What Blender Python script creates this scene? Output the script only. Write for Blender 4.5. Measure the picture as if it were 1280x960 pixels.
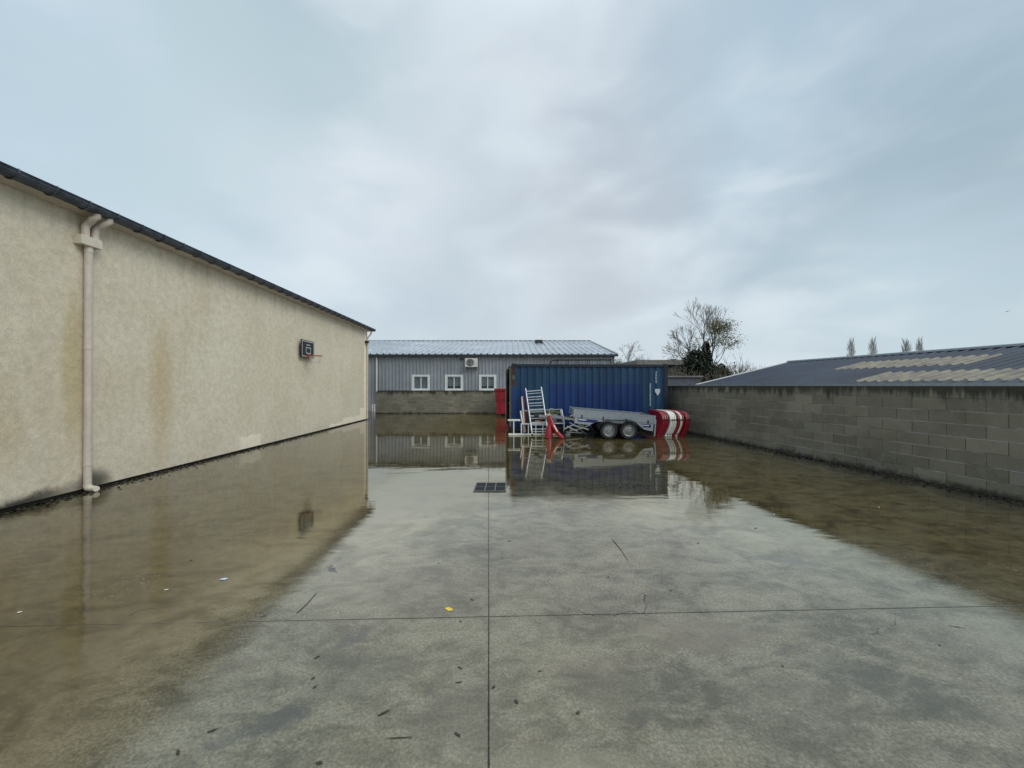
import bpy, bmesh, math, random
from mathutils import Vector, Matrix, noise as mnoise
R = math.radians
for o in list(bpy.data.objects): bpy.data.objects.remove(o)
S = bpy.context.scene
COL = S.collection

# ------------------------------------------------------------------ camera
H = 1.75; F = 485.0; HY = 482.0
cd = bpy.data.cameras.new('camera'); cam = bpy.data.objects.new('camera', cd); COL.objects.link(cam)
cd.sensor_width = 36; cd.lens = 36 * F / 1280; cd.clip_start = .05; cd.clip_end = 3000
cam.location = (0, 0, H); cam.rotation_euler = (R(90) + math.atan(2 / F), 0, 0)
S.camera = cam
S.render.resolution_x = 1024; S.render.resolution_y = 768
S.view_settings.view_transform = 'Standard'; S.view_settings.look = 'None'
S.view_settings.exposure = 0.14; S.view_settings.gamma = 1; S.view_settings.use_curve_mapping = False

# ------------------------------------------------------------------ world: overcast sky
SUN_EL, SUN_AZ = R(42), R(125)          # azimuth clockwise from +Y
W = bpy.data.worlds.new('World'); S.world = W; W.use_nodes = True
nt = W.node_tree; nt.nodes.clear(); N = nt.nodes.new; L = nt.links.new
def wmath(op, a, b=None, c=None, clamp=False):
    n = N('ShaderNodeMath'); n.operation = op; n.use_clamp = clamp
    for i, v in enumerate((a, b, c)):
        if v is None: continue
        if isinstance(v, (int, float)): n.inputs[i].default_value = v
        else: L(v, n.inputs[i])
    return n.outputs[0]
def wmix(f, a, b):
    n = N('ShaderNodeMix'); n.data_type = 'RGBA'
    if isinstance(f, (int, float)): n.inputs[0].default_value = f
    else: L(f, n.inputs[0])
    for s, v in ((6, a), (7, b)):
        if isinstance(v, tuple): n.inputs[s].default_value = (*v, 1)
        else: L(v, n.inputs[s])
    return n.outputs[2]
def wstep(v, a, b):
    n = N('ShaderNodeMapRange'); n.interpolation_type = 'SMOOTHSTEP'
    L(v, n.inputs[0]); n.inputs[1].default_value = a; n.inputs[2].default_value = b
    return n.outputs[0]
tc = N('ShaderNodeTexCoord'); sp = N('ShaderNodeSeparateXYZ'); L(tc.outputs['Generated'], sp.inputs[0])
dx, dy, dz = sp.outputs
zz = wmath('ADD', wmath('MAXIMUM', dz, 0.0), 0.16)
cb = N('ShaderNodeCombineXYZ'); L(wmath('DIVIDE', dx, zz), cb.inputs[0]); L(wmath('DIVIDE', dy, zz), cb.inputs[1])
def wnoise(scale, detail, rough, dist, rot=0, sc=(1, 1, 1), off=(0, 0, 0)):
    m = N('ShaderNodeMapping'); L(cb.outputs[0], m.inputs[0]); m.inputs['Rotation'].default_value = (0, 0, R(rot))
    m.inputs['Scale'].default_value = sc; m.inputs['Location'].default_value = off
    n = N('ShaderNodeTexNoise'); L(m.outputs[0], n.inputs[0])
    n.inputs['Scale'].default_value = scale; n.inputs['Detail'].default_value = detail
    n.inputs['Roughness'].default_value = rough; n.inputs['Distortion'].default_value = dist
    return n.outputs[0]
def wnoise3(scale, detail, rough, dist, sc=(1, 1, 1), rot=(0, 0, 0), off=(0, 0, 0)):
    m = N('ShaderNodeMapping'); L(tc.outputs['Generated'], m.inputs[0]); m.inputs['Scale'].default_value = sc
    m.inputs['Rotation'].default_value = rot; m.inputs['Location'].default_value = off
    n = N('ShaderNodeTexNoise'); L(m.outputs[0], n.inputs[0])
    n.inputs['Scale'].default_value = scale; n.inputs['Detail'].default_value = detail
    n.inputs['Roughness'].default_value = rough; n.inputs['Distortion'].default_value = dist
    return n.outputs[0]
big = wnoise3(1.9, 5, .46, .2, (1, 1, 1.5), (0, R(-22), 0), (3.3, 1.2, .6))
med = wnoise3(4.2, 5, .46, .25, (1, 1, 2.3), (0, R(-24), 0), (1.7, 4.2, 2.6))
fine = wnoise(.9, 6, .5, .6, -28, (1.5, .8, 1), (7, 2, 0))
dens = wmath('ADD', wmath('MULTIPLY', big, .58), wmath('ADD', wmath('MULTIPLY', med, .32), wmath('MULTIPLY', fine, .10)))
cl = wstep(dens, .36, .64)
skyc = wmix(cl, (.46, .565, .64), (.70, .785, .84))
def blob(px, py, rad, col, k):
    global skyc
    d = Vector(((px - 640) / F, 1, (HY - py) / F)).normalized()
    vm = N('ShaderNodeVectorMath'); vm.operation = 'DISTANCE'; L(tc.outputs['Generated'], vm.inputs[0]); vm.inputs[1].default_value = d
    dd = wmath('ADD', vm.outputs['Value'], wmath('MULTIPLY', wmath('SUBTRACT', med, .5), .55))
    skyc = wmix(wmath('MULTIPLY', wstep(dd, rad, 0.0), k), skyc, col)
blob(120, 130, .50, (.43, .58, .70), .65)
blob(230, 190, .30, (.62, .74, .76), .5)
blob(440, 215, .30, (.76, .81, .87), .7)
blob(680, 20, .36, (.74, .81, .87), .65)
blob(390, 110, .24, (.44, .58, .63), .65)
blob(700, 350, .55, (.62, .68, .74), .65)
blob(1150, 60, .52, (.37, .49, .60), .85)
blob(1180, 240, .36, (.33, .44, .50), .8)
blob(900, 150, .30, (.46, .60, .70), .55)
blob(1130, 330, .22, (.58, .72, .80), .5)
blob(800, 190, .26, (.46, .53, .61), .55)
blob(740, 320, .3, (.50, .55, .60), .5)
hor = wstep(dz, .20, .0)
skyc = wmix(wmath('MULTIPLY', hor, .45), skyc, (.57, .67, .73))
# CIE overcast: brighter towards the zenith
zen = wmath('ADD', 1.0, wmath('MULTIPLY', wstep(dz, .66, .98), 1.15))
bg = N('ShaderNodeBackground'); L(skyc, bg.inputs[0]); L(zen, bg.inputs[1])
st = N('ShaderNodeTexSky'); st.sky_type = 'NISHITA'; st.sun_disc = False
st.sun_elevation = SUN_EL; st.sun_rotation = SUN_AZ; st.air_density = 1; st.dust_density = 3
bg2 = N('ShaderNodeBackground'); L(st.outputs[0], bg2.inputs[0]); bg2.inputs[1].default_value = .08
mx = N('ShaderNodeMixShader'); mx.inputs[0].default_value = .1
L(bg.outputs[0], mx.inputs[1]); L(bg2.outputs[0], mx.inputs[2])
wo = N('ShaderNodeOutputWorld'); L(mx.outputs[0], wo.inputs[0])

sl = bpy.data.lights.new('sun', 'SUN'); sl.energy = 1.2; sl.angle = R(28); sl.color = (1, .97, .92)
sun = bpy.data.objects.new('sun', sl); COL.objects.link(sun)
sd = Vector((math.sin(SUN_AZ) * math.cos(SUN_EL), math.cos(SUN_AZ) * math.cos(SUN_EL), math.sin(SUN_EL)))
sun.rotation_euler = sd.to_track_quat('Z', 'Y').to_euler(); sun.location = (0, -20, 30)

# ------------------------------------------------------------------ material helpers
class MT:
    def __init__(s, name):
        s.m = bpy.data.materials.new(name); s.m.use_nodes = True; s.t = s.m.node_tree
        s.b = s.t.nodes['Principled BSDF']; s.tc = None; s.world = False
    def n(s, ty): return s.t.nodes.new(ty)
    def l(s, a, b): s.t.links.new(a, b)
    def pos(s):
        if not s.tc: s.tc = s.n('ShaderNodeTexCoord')
        if s.world:
            if not hasattr(s, 'ge'): s.ge = s.n('ShaderNodeNewGeometry')
            return s.ge.outputs['Position']
        return s.tc.outputs['Object']
    def put(s, sock, v):
        if isinstance(v, (int, float)): sock.default_value = v
        elif isinstance(v, tuple): sock.default_value = (*v, 1) if sock.type == 'RGBA' and len(v) == 3 else v
        else: s.l(v, sock)
    def math(s, op, a, b=None, c=None, clamp=False):
        n = s.n('ShaderNodeMath'); n.operation = op; n.use_clamp = clamp
        for i, v in enumerate((a, b, c)):
            if v is not None: s.put(n.inputs[i], v)
        return n.outputs[0]
    def mix(s, f, a, b, blend='MIX'):
        n = s.n('ShaderNodeMix'); n.data_type = 'RGBA'; n.blend_type = blend
        s.put(n.inputs[0], f); s.put(n.inputs[6], a); s.put(n.inputs[7], b); return n.outputs[2]
    def step(s, v, a, b, lo=0., hi=1.):
        n = s.n('ShaderNodeMapRange'); n.interpolation_type = 'SMOOTHSTEP'
        s.put(n.inputs[0], v); n.inputs[1].default_value = a; n.inputs[2].default_value = b
        n.inputs[3].default_value = lo; n.inputs[4].default_value = hi; return n.outputs[0]
    def map(s, sc=(1, 1, 1), rot=(0, 0, 0), off=(0, 0, 0), src=None):
        m = s.n('ShaderNodeMapping'); s.l(src or s.pos(), m.inputs[0])
        m.inputs['Scale'].default_value = sc; m.inputs['Rotation'].default_value = rot; m.inputs['Location'].default_value = off
        return m.outputs[0]
    def noise(s, scale, detail=5, rough=.55, dist=0, src=None):
        n = s.n('ShaderNodeTexNoise'); s.l(src or s.pos(), n.inputs[0])
        n.inputs['Scale'].default_value = scale; n.inputs['Detail'].default_value = detail
        n.inputs['Roughness'].default_value = rough; n.inputs['Distortion'].default_value = dist; return n.outputs[0]
    def bump(s, h, strength=.3, dist=.01, normal=None):
        n = s.n('ShaderNodeBump'); s.put(n.inputs['Strength'], strength); s.put(n.inputs['Distance'], dist)
        s.l(h, n.inputs['Height'])
        if normal: s.l(normal, n.inputs['Normal'])
        return n.outputs[0]
    def set(s, **k):
        names = dict(col='Base Color', rough='Roughness', metal='Metallic', ior='IOR', normal='Normal', spec='Specular IOR Level',
                     coat='Coat Weight', coatr='Coat Roughness', alpha='Alpha', trans='Transmission Weight', tint='Specular Tint')
        for a, v in k.items(): s.put(s.b.inputs[names[a]], v)
        return s.m

def plain(name, c, rough=.5, metal=0, var=.25, scale=6, bump=.15, bscale=40, streak=False, dirt=None):
    t = MT(name)
    a = t.noise(scale, 6, .6, .3, t.map((1, 1, .25)) if streak else None)
    lo = tuple(x * (1 - var) for x in c); hi = tuple(min(1, x * (1 + var)) for x in c)
    col = t.mix(t.step(a, .3, .7), lo, hi)
    if dirt:
        d = t.noise(scale * .6, 8, .7, .5, t.map((1, 1, .35), off=(4, 5, 6)))
        col = t.mix(t.step(d, .52, .75), col, dirt)
    r = t.math('ADD', rough, t.math('MULTIPLY', t.math('SUBTRACT', a, .5), .3))
    nb = t.bump(t.noise(bscale, 4), bump, .004)
    return t.set(col=col, rough=r, metal=metal, normal=nb)

# ------------------------------------------------------------------ mesh helpers
class MB:
    def __init__(s): s.v = []; s.f = []
    def poly(s, pts): 
        b = len(s.v); s.v += [Vector(p) for p in pts]; s.f.append(tuple(range(b, b + len(pts)))); return s
    def box(s, c, size, rot=None, bev=0.0):
        bm = bmesh.new(); bmesh.ops.create_cube(bm, size=1)
        for v in bm.verts: v.co = Vector((v.co.x * size[0], v.co.y * size[1], v.co.z * size[2]))
        if bev: bmesh.ops.bevel(bm, geom=list(bm.edges), offset=bev, segments=2, affect='EDGES', profile=.5)
        b = len(s.v); c = Vector(c)
        M = rot if rot is not None else Matrix.Identity(3)
        bm.verts.index_update()
        for v in bm.verts: s.v.append(M @ v.co + c)
        for f in bm.faces: s.f.append(tuple(b + v.index for v in f.verts))
        bm.free(); return s
    def bb(s, x0, x1, y0, y1, z0, z1, bev=0): return s.box(((x0 + x1) / 2, (y0 + y1) / 2, (z0 + z1) / 2), (x1 - x0, y1 - y0, z1 - z0), None, bev)
    def tube(s, pts, r, seg=8, caps=True):
        pts = [Vector(p) for p in pts]; n = len(pts)
        rs = r if isinstance(r, (list, tuple)) else [r] * n
        b = len(s.v); up = None
        for i, p in enumerate(pts):
            d = (pts[min(i + 1, n - 1)] - pts[max(i - 1, 0)])
            if d.length < 1e-9: d = Vector((0, 0, 1))
            d.normalize()
            if up is None: up = Vector((0, 0, 1)) if abs(d.z) < .9 else Vector((1, 0, 0))
            x = d.cross(up).normalized(); y = x.cross(d).normalized(); up = y
            for k in range(seg):
                a = 2 * math.pi * k / seg
                s.v.append(p + x * math.cos(a) * rs[i] + y * math.sin(a) * rs[i])
        for i in range(n - 1):
            for k in range(seg):
                k2 = (k + 1) % seg
                s.f.append((b + i * seg + k, b + i * seg + k2, b + (i + 1) * seg + k2, b + (i + 1) * seg + k))
        if caps and seg > 2:
            s.f.append(tuple(b + k for k in range(seg))[::-1]); s.f.append(tuple(b + (n - 1) * seg + k for k in range(seg)))
        return s
    def bar(s, a, b_, w, h=None, bev=0, up=(0, 0, 1)):
        a = Vector(a); b_ = Vector(b_); h = h or w; d = b_ - a; ln = d.length; d.normalize()
        up = Vector(up)
        if abs(d.dot(up)) > .98: up = Vector((1, 0, 0))
        x = d.cross(up).normalized(); y = x.cross(d).normalized()
        M = Matrix((x, d, y)).transposed()
        return s.box((a + b_) / 2, (w, ln, h), M, bev)
    def lathe(s, c, axis, prof, seg=32):
        c = Vector(c); ax = Vector(axis).normalized()
        up = Vector((0, 0, 1)) if abs(ax.z) < .9 else Vector((1, 0, 0))
        x = ax.cross(up).normalized(); y = ax.cross(x)
        b = len(s.v)
        for (r, t) in prof:
            for k in range(seg):
                a = 2 * math.pi * k / seg
                s.v.append(c + ax * t + (x * math.cos(a) + y * math.sin(a)) * max(r, 1e-4))
        for i in range(len(prof) - 1):
            for k in range(seg):
                k2 = (k + 1) % seg
                s.f.append((b + i * seg + k, b + i * seg + k2, b + (i + 1) * seg + k2, b + (i + 1) * seg + k))
        return s
    def prism(s, pts, d):
        pts = [Vector(p) for p in pts]; d = Vector(d); b = len(s.v); n = len(pts)
        s.v += pts + [p + d for p in pts]
        s.f.append(tuple(range(b, b + n))[::-1]); s.f.append(tuple(range(b + n, b + 2 * n)))
        for i in range(n):
            j = (i + 1) % n; s.f.append((b + i, b + j, b + n + j, b + n + i))
        return s
    def sheet(s, o, u, v, nrm, ul, vl, prof, pitch, thick=0):
        """profile repeated along u, extruded along v; prof = [(t 0..1, offset)]"""
        o = Vector(o); u = Vector(u).normalized(); v = Vector(v).normalized(); nrm = Vector(nrm).normalized()
        P = []; k = 0
        while k * pitch < ul:
            for (t, d) in prof:
                x = (k + t) * pitch
                if x <= ul: P.append((x, d))
            k += 1
        P.append((ul, P[-1][1])); b = len(s.v)
        for (x, d) in P:
            s.v.append(o + u * x + nrm * d); s.v.append(o + u * x + nrm * d + v * vl)
        for i in range(len(P) - 1): s.f.append((b + 2 * i, b + 2 * i + 2, b + 2 * i + 3, b + 2 * i + 1))
        return s
    def build(s, name, m, parent=None, smooth=False, local=False):
        me = bpy.data.meshes.new(name); off = Vector((0, 0, 0))
        if parent and not local:
            p = parent
            while p: off += p.location; p = p.parent
        me.from_pydata([v - off for v in s.v], [], s.f); me.update()
        bm = bmesh.new(); bm.from_mesh(me); bmesh.ops.recalc_face_normals(bm, faces=bm.faces); bm.to_mesh(me); bm.free()
        if smooth:
            for p in me.polygons: p.use_smooth = True
            me.set_sharp_from_angle(angle=R(40))
        me.materials.append(m)
        o = bpy.data.objects.new(name, me); COL.objects.link(o)
        if parent: o.parent = parent
        return o
def tag(o, label=None, cat=None, group=None, kind=None):
    if label: o['label'] = label
    if cat: o['category'] = cat
    if group: o['group'] = group
    if kind: o['kind'] = kind
    return o
def thing(name, label, cat, loc=(0, 0, 0), group=None):
    o = bpy.data.objects.new(name, None); COL.objects.link(o); o.location = loc; o.empty_display_size = .2
    return tag(o, label, cat, group)
def at(px, py, Y): return Vector(((px - 640) / F * Y, Y, H + (HY - py) / F * Y))
def dup(root, **k):
    r = root.copy(); COL.objects.link(r)
    for c in list(root.children):
        c2 = c.copy(); COL.objects.link(c2); c2.parent = r
        for g in list(c.children):
            g2 = g.copy(); COL.objects.link(g2); g2.parent = c2
    return r

# ------------------------------------------------------------------ materials
def m_ground():
    t = MT('wet_concrete'); p = t.pos()
    sp = t.n('ShaderNodeSeparateXYZ'); t.l(p, sp.inputs[0]); X, Y, Z = sp.outputs
    across = t.math('ADD', X, t.math('MULTIPLY', Y, .06))
    n1 = t.noise(.33, 5, .6, .6)
    n2 = t.noise(1.6, 8, .68, .8, t.map((1, 1.5, 1), (0, 0, R(18))))
    n3 = t.noise(6, 10, .76, .5, t.map((.8, 1.2, 1), (0, 0, R(-12)), (3, 1, 0)))
    n4 = t.noise(60, 6, .75, .2)
    n5 = t.noise(.8, 6, .65, 1.2, t.map((1, 1, 1), off=(9, 4, 0)))
    col = t.mix(t.step(n2, .32, .66), (.070, .061, .038), (.180, .158, .104))
    col = t.mix(t.step(n3, .46, .60, 0, .5), col, (.225, .205, .150))
    col = t.mix(t.step(n3, .46, .36, 0, .6), col, (.055, .047, .032))
    col = t.mix(t.step(n5, .55, .72, 0, .5), col, (.120, .092, .066))         # reddish rust-brown bloom
    col = t.mix(t.step(n1, .55, .68, 0, .4), col, (.060, .057, .048))        # old dark oil and tyre stains
    g = t.step(n4, .35, .68, .6, 1.45)
    col = t.mix(1.0, col, t.n_comb(g), 'MULTIPLY')
    def blot(x, y, rx, ry, c, k, rot=0):
        nonlocal col
        ca, sa = math.cos(rot), math.sin(rot)
        ax = t.math('SUBTRACT', X, x); ay = t.math('SUBTRACT', Y, y)
        u_ = t.math('DIVIDE', t.math('ADD', t.math('MULTIPLY', ax, ca), t.math('MULTIPLY', ay, sa)), rx)
        v_ = t.math('DIVIDE', t.math('SUBTRACT', t.math('MULTIPLY', ay, ca), t.math('MULTIPLY', ax, sa)), ry)
        d_ = t.math('ADD', t.math('ADD', t.math('MULTIPLY', u_, u_), t.math('MULTIPLY', v_, v_)), t.math('MULTIPLY', t.math('SUBTRACT', n3, .5), 3.2))
        col = t.mix(t.math('MULTIPLY', t.step(d_, 1.15, .15), k * .75), col, c)
    vio = (.038, .037, .042)
    for a_ in ((-1.21, 2.04, .17, .09, vio, .85, .6), (-1.42, 1.93, .12, .07, vio, .7, .4), (2.26, 4.75, .30, .14, vio, .75, -.2), (2.75, 3.9, .38, .13, vio, .7, -.4), (-1.1, 2.68, .13, .07, vio, .7, .8),
               (4.3, 3.75, .7, .25, vio, .5, -.5), (.62, 2.22, .42, .25, (.045, .043, .030), .65, 0), (-.3, 2.05, .3, .3, (.06, .056, .045), .5, 0), (1.5, 2.1, .5, .3, (.055, .05, .036), .5, .3),
               (1.3, 2.75, .55, .22, (.15, .115, .085), .6, 0), (.5, 2.45, .3, .1, (.15, .11, .08), .45, 0), (-1.0, 3.4, .6, .4, (.14, .115, .085), .4, 0), (-.9, 2.35, .5, .2, (.05, .047, .036), .5, .4), (2.2, 2.3, .6, .2, (.05, .047, .036), .5, -.5), (.2, 1.75, .5, .14, (.2, .185, .13), .5, 0)): blot(*a_)
    # brown mud film; side edges follow the wall reflections to darken them in colour
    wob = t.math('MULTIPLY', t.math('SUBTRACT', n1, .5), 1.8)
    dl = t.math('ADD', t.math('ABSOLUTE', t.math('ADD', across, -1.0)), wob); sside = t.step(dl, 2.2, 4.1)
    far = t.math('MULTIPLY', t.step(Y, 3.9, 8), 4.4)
    silt_refl = t.step(t.math('ADD', dl, far), 2.2, 4.1)
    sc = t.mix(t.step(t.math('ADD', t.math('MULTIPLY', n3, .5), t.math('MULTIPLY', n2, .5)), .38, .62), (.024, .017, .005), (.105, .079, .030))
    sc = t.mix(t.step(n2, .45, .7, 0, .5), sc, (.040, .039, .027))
    col = t.mix(t.math('MULTIPLY', silt_refl, .93), col, sc)
    # saw-cut joints
    j1 = t.math('ABSOLUTE', across)
    j2 = t.math('ABSOLUTE', t.math('SUBTRACT', t.math('SUBTRACT', Y, t.math('MULTIPLY', X, .035)), 2.953))
    jn = t.math('MULTIPLY', t.math('SUBTRACT', t.noise(14, 4), .5), .006)
    jm = t.math('MINIMUM', t.math('ADD', j1, jn), t.math('ADD', j2, jn))
    joint = t.step(jm, .0065, .0022)
    halo = t.math('MULTIPLY', t.step(jm, .05, .0), t.step(n2, .4, .7, 0, .35))
    col = t.mix(halo, col, (.03, .028, .022))
    col = t.mix(t.math('MULTIPLY', joint, t.step(silt_refl, 0, 1, .88, .3)), col, (.006, .006, .005))
    # hairline cracks
    vo = t.n('ShaderNodeTexVoronoi'); vo.feature = 'DISTANCE_TO_EDGE'; vo.inputs['Scale'].default_value = .55
    wm = t.n('ShaderNodeVectorMath'); wm.operation = 'ADD'; t.l(p, wm.inputs[0])
    wn = t.n('ShaderNodeTexNoise'); t.l(p, wn.inputs[0]); wn.inputs['Scale'].default_value = 2.2; wn.inputs['Detail'].default_value = 6
    wsc = t.n('ShaderNodeVectorMath'); wsc.operation = 'SCALE'; t.l(wn.outputs['Color'], wsc.inputs[0]); wsc.inputs['Scale'].default_value = .5
    t.l(wsc.outputs[0], wm.inputs[1]); t.l(wm.outputs[0], vo.inputs[0])
    crack = t.math('MULTIPLY', t.step(vo.outputs[0], .0035, .001), t.step(n5, .57, .63))
    col = t.mix(t.math('MULTIPLY', crack, .75), col, (.012, .011, .009))
    # pale grit and aggregate showing through
    v2 = t.n('ShaderNodeTexVoronoi'); v2.inputs['Scale'].default_value = 34; t.l(p, v2.inputs[0])
    chips = t.math('MULTIPLY', t.step(v2.outputs[0], .24, .14), t.step(t.math('ADD', t.noise(1.1, 4, .6, 0, t.map(off=(2.2, 7.7, 0))), t.math('MULTIPLY', t.step(t.math('ADD', t.math('ABSOLUTE', t.math('SUBTRACT', X, .95)), t.math('ABSOLUTE', t.math('SUBTRACT', Y, 3.35))), 1.3, .1), .22)), .55, .68))
    col = t.mix(t.math('MULTIPLY', chips, .7), col, (.30, .29, .26))
    v3 = t.n('ShaderNodeTexVoronoi'); v3.inputs['Scale'].default_value = 11; t.l(p, v3.inputs[0])
    pits = t.math('MULTIPLY', t.step(v3.outputs[0], .13, .06), t.step(t.noise(2.3, 4), .5, .62))
    col = t.mix(t.math('MULTIPLY', pits, .7), col, (.018, .017, .013))
    # black algae band where the slab meets the walls
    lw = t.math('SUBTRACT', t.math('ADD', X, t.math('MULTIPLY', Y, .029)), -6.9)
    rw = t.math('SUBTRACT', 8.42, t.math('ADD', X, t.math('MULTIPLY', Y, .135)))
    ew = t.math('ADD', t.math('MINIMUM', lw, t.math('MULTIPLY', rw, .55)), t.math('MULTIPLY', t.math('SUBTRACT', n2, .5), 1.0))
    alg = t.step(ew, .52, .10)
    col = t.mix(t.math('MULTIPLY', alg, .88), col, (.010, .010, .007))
    # depth of standing water
    wet = t.math('ADD', t.math('ADD', t.math('MULTIPLY', t.math('SUBTRACT', Y, 3.3), .30), t.math('MULTIPLY', t.math('SUBTRACT', t.math('ABSOLUTE', t.math('ADD', across, -.8)), 2.2), .42)),
                 t.math('MULTIPLY', t.math('SUBTRACT', t.math('ADD', n1, t.math('MULTIPLY', n2, .6)), .8), 1.7))
    wet = t.step(wet, -.6, 1.0)
    rough = t.math('ADD', t.math('MULTIPLY', t.math('SUBTRACT', 1.0, wet), t.step(n3, .3, .7, .05, .02)), .012)
    rough = t.math('ADD', rough, t.math('MULTIPLY', alg, .15))
    dry = t.math('SUBTRACT', 1.0, wet)
    grain = t.math('ADD', t.noise(150, 3, .7), t.noise(38, 4, .6, .3))
    nb = t.bump(grain, 1.0, t.math('ADD', t.math('MULTIPLY', dry, .00022), .00002))
    rip = t.noise(11, 5, .62, .8, t.map((.6, 1.5, 1), (0, 0, R(10))))
    nb = t.bump(rip, 1.0, t.math('ADD', t.math('MULTIPLY', dry, .0004), .00020), nb)
    nb = t.bump(t.noise(1.6, 3, .5, .5, t.map((.6, 1.6, 1))), 1.0, .0026, nb)
    jd = t.math('MULTIPLY', joint, -1.0)
    nb = t.bump(jd, .4, .006, nb)
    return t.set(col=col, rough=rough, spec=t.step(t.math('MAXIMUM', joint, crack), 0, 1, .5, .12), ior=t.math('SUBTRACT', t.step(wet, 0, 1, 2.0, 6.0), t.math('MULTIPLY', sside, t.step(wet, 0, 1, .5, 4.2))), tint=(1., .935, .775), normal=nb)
def _comb(s, v):
    c = s.n('ShaderNodeCombineColor'); [s.l(v, c.inputs[i]) for i in range(3)]; return c.outputs[0]
MT.n_comb = _comb
GROUND_IOR = 2.0

def m_stucco():
    t = MT('cream_render'); t.world = True
    n1 = t.noise(.45, 5, .6, .5); n2 = t.noise(1.3, 8, .7, .4, t.map((1, 1, .3)))
    n3 = t.noise(45, 6, .8); sp = t.n('ShaderNodeSeparateXYZ'); t.l(t.pos(), sp.inputs[0])
    col = t.mix(t.step(n1, .35, .65), (.64, .57, .43), (.70, .635, .50))
    col = t.mix(t.step(n2, .50, .74, 0, .42), col, (.56, .47, .31))          # ochre damp staining
    col = t.mix(t.step(t.noise(.9, 6, .65, .6, t.map((1, 1, .4), off=(5, 3, 2))), .55, .7, 0, .45), col, (.66, .63, .50))
    col = t.mix(t.step(t.noise(2.2, 6, .7, .3, t.map((1, 1, .5), off=(1, 8, 2))), .56, .72, 0, .4), col, (.56, .43, .34))
    # ochre run under the near downpipe and two broad damp marks
    def blot(yc, zc, w, h):
        a = t.math('POWER', t.math('DIVIDE', t.math('SUBTRACT', sp.outputs[1], yc), w), 2)
        b = t.math('POWER', t.math('DIVIDE', t.math('SUBTRACT', sp.outputs[2], zc), h), 2)
        return t.step(t.math('ADD', t.math('ADD', a, b), t.math('MULTIPLY', n2, 1.2)), 1.7, .5)
    for (yc, zc, w, h, c, k) in ((6.25, 2.0, .22, 1.6, (.50, .40, .19), .65), (7.9, 1.7, .35, 1.7, (.50, .40, .20), .6), (5.4, 1.2, .3, .9, (.52, .42, .25), .45), (6.6, .1, .35, .3, (.04, .04, .03), .9)):
        col = t.mix(t.math('MULTIPLY', blot(yc, zc, w, h), k), col, c)
    # dirty streaks below the eave, splash dirt at the foot
    top = t.math('MULTIPLY', t.step(sp.outputs[2], 3.7, 4.6), t.step(t.noise(3, 6, .7, 0, t.map((1, 1, .05))), .48, .68, 0, .4))
    col = t.mix(top, col, (.32, .29, .20))
    ft = t.math('ADD', sp.outputs[2], t.math('MULTIPLY', t.noise(2.5, 6, .7), -.35))
    nearw = t.step(sp.outputs[1], 6.9, 5.6, .0, 1.0)
    col = t.mix(t.math('MULTIPLY', t.step(ft, .04, -.12), nearw), col, (.05, .05, .035))
    g = t.step(n3, .3, .7, .84, 1.10); col = t.mix(1., col, t.n_comb(g), 'MULTIPLY')
    g2 = t.step(t.noise(9, 5, .7), .3, .7, .88, 1.08); col = t.mix(1., col, t.n_comb(g2), 'MULTIPLY')
    nb = t.bump(t.math('ADD', n3, t.math('MULTIPLY', t.noise(14, 4), .8)), .75, .010)
    return t.set(col=col, rough=.85, normal=nb)

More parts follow.
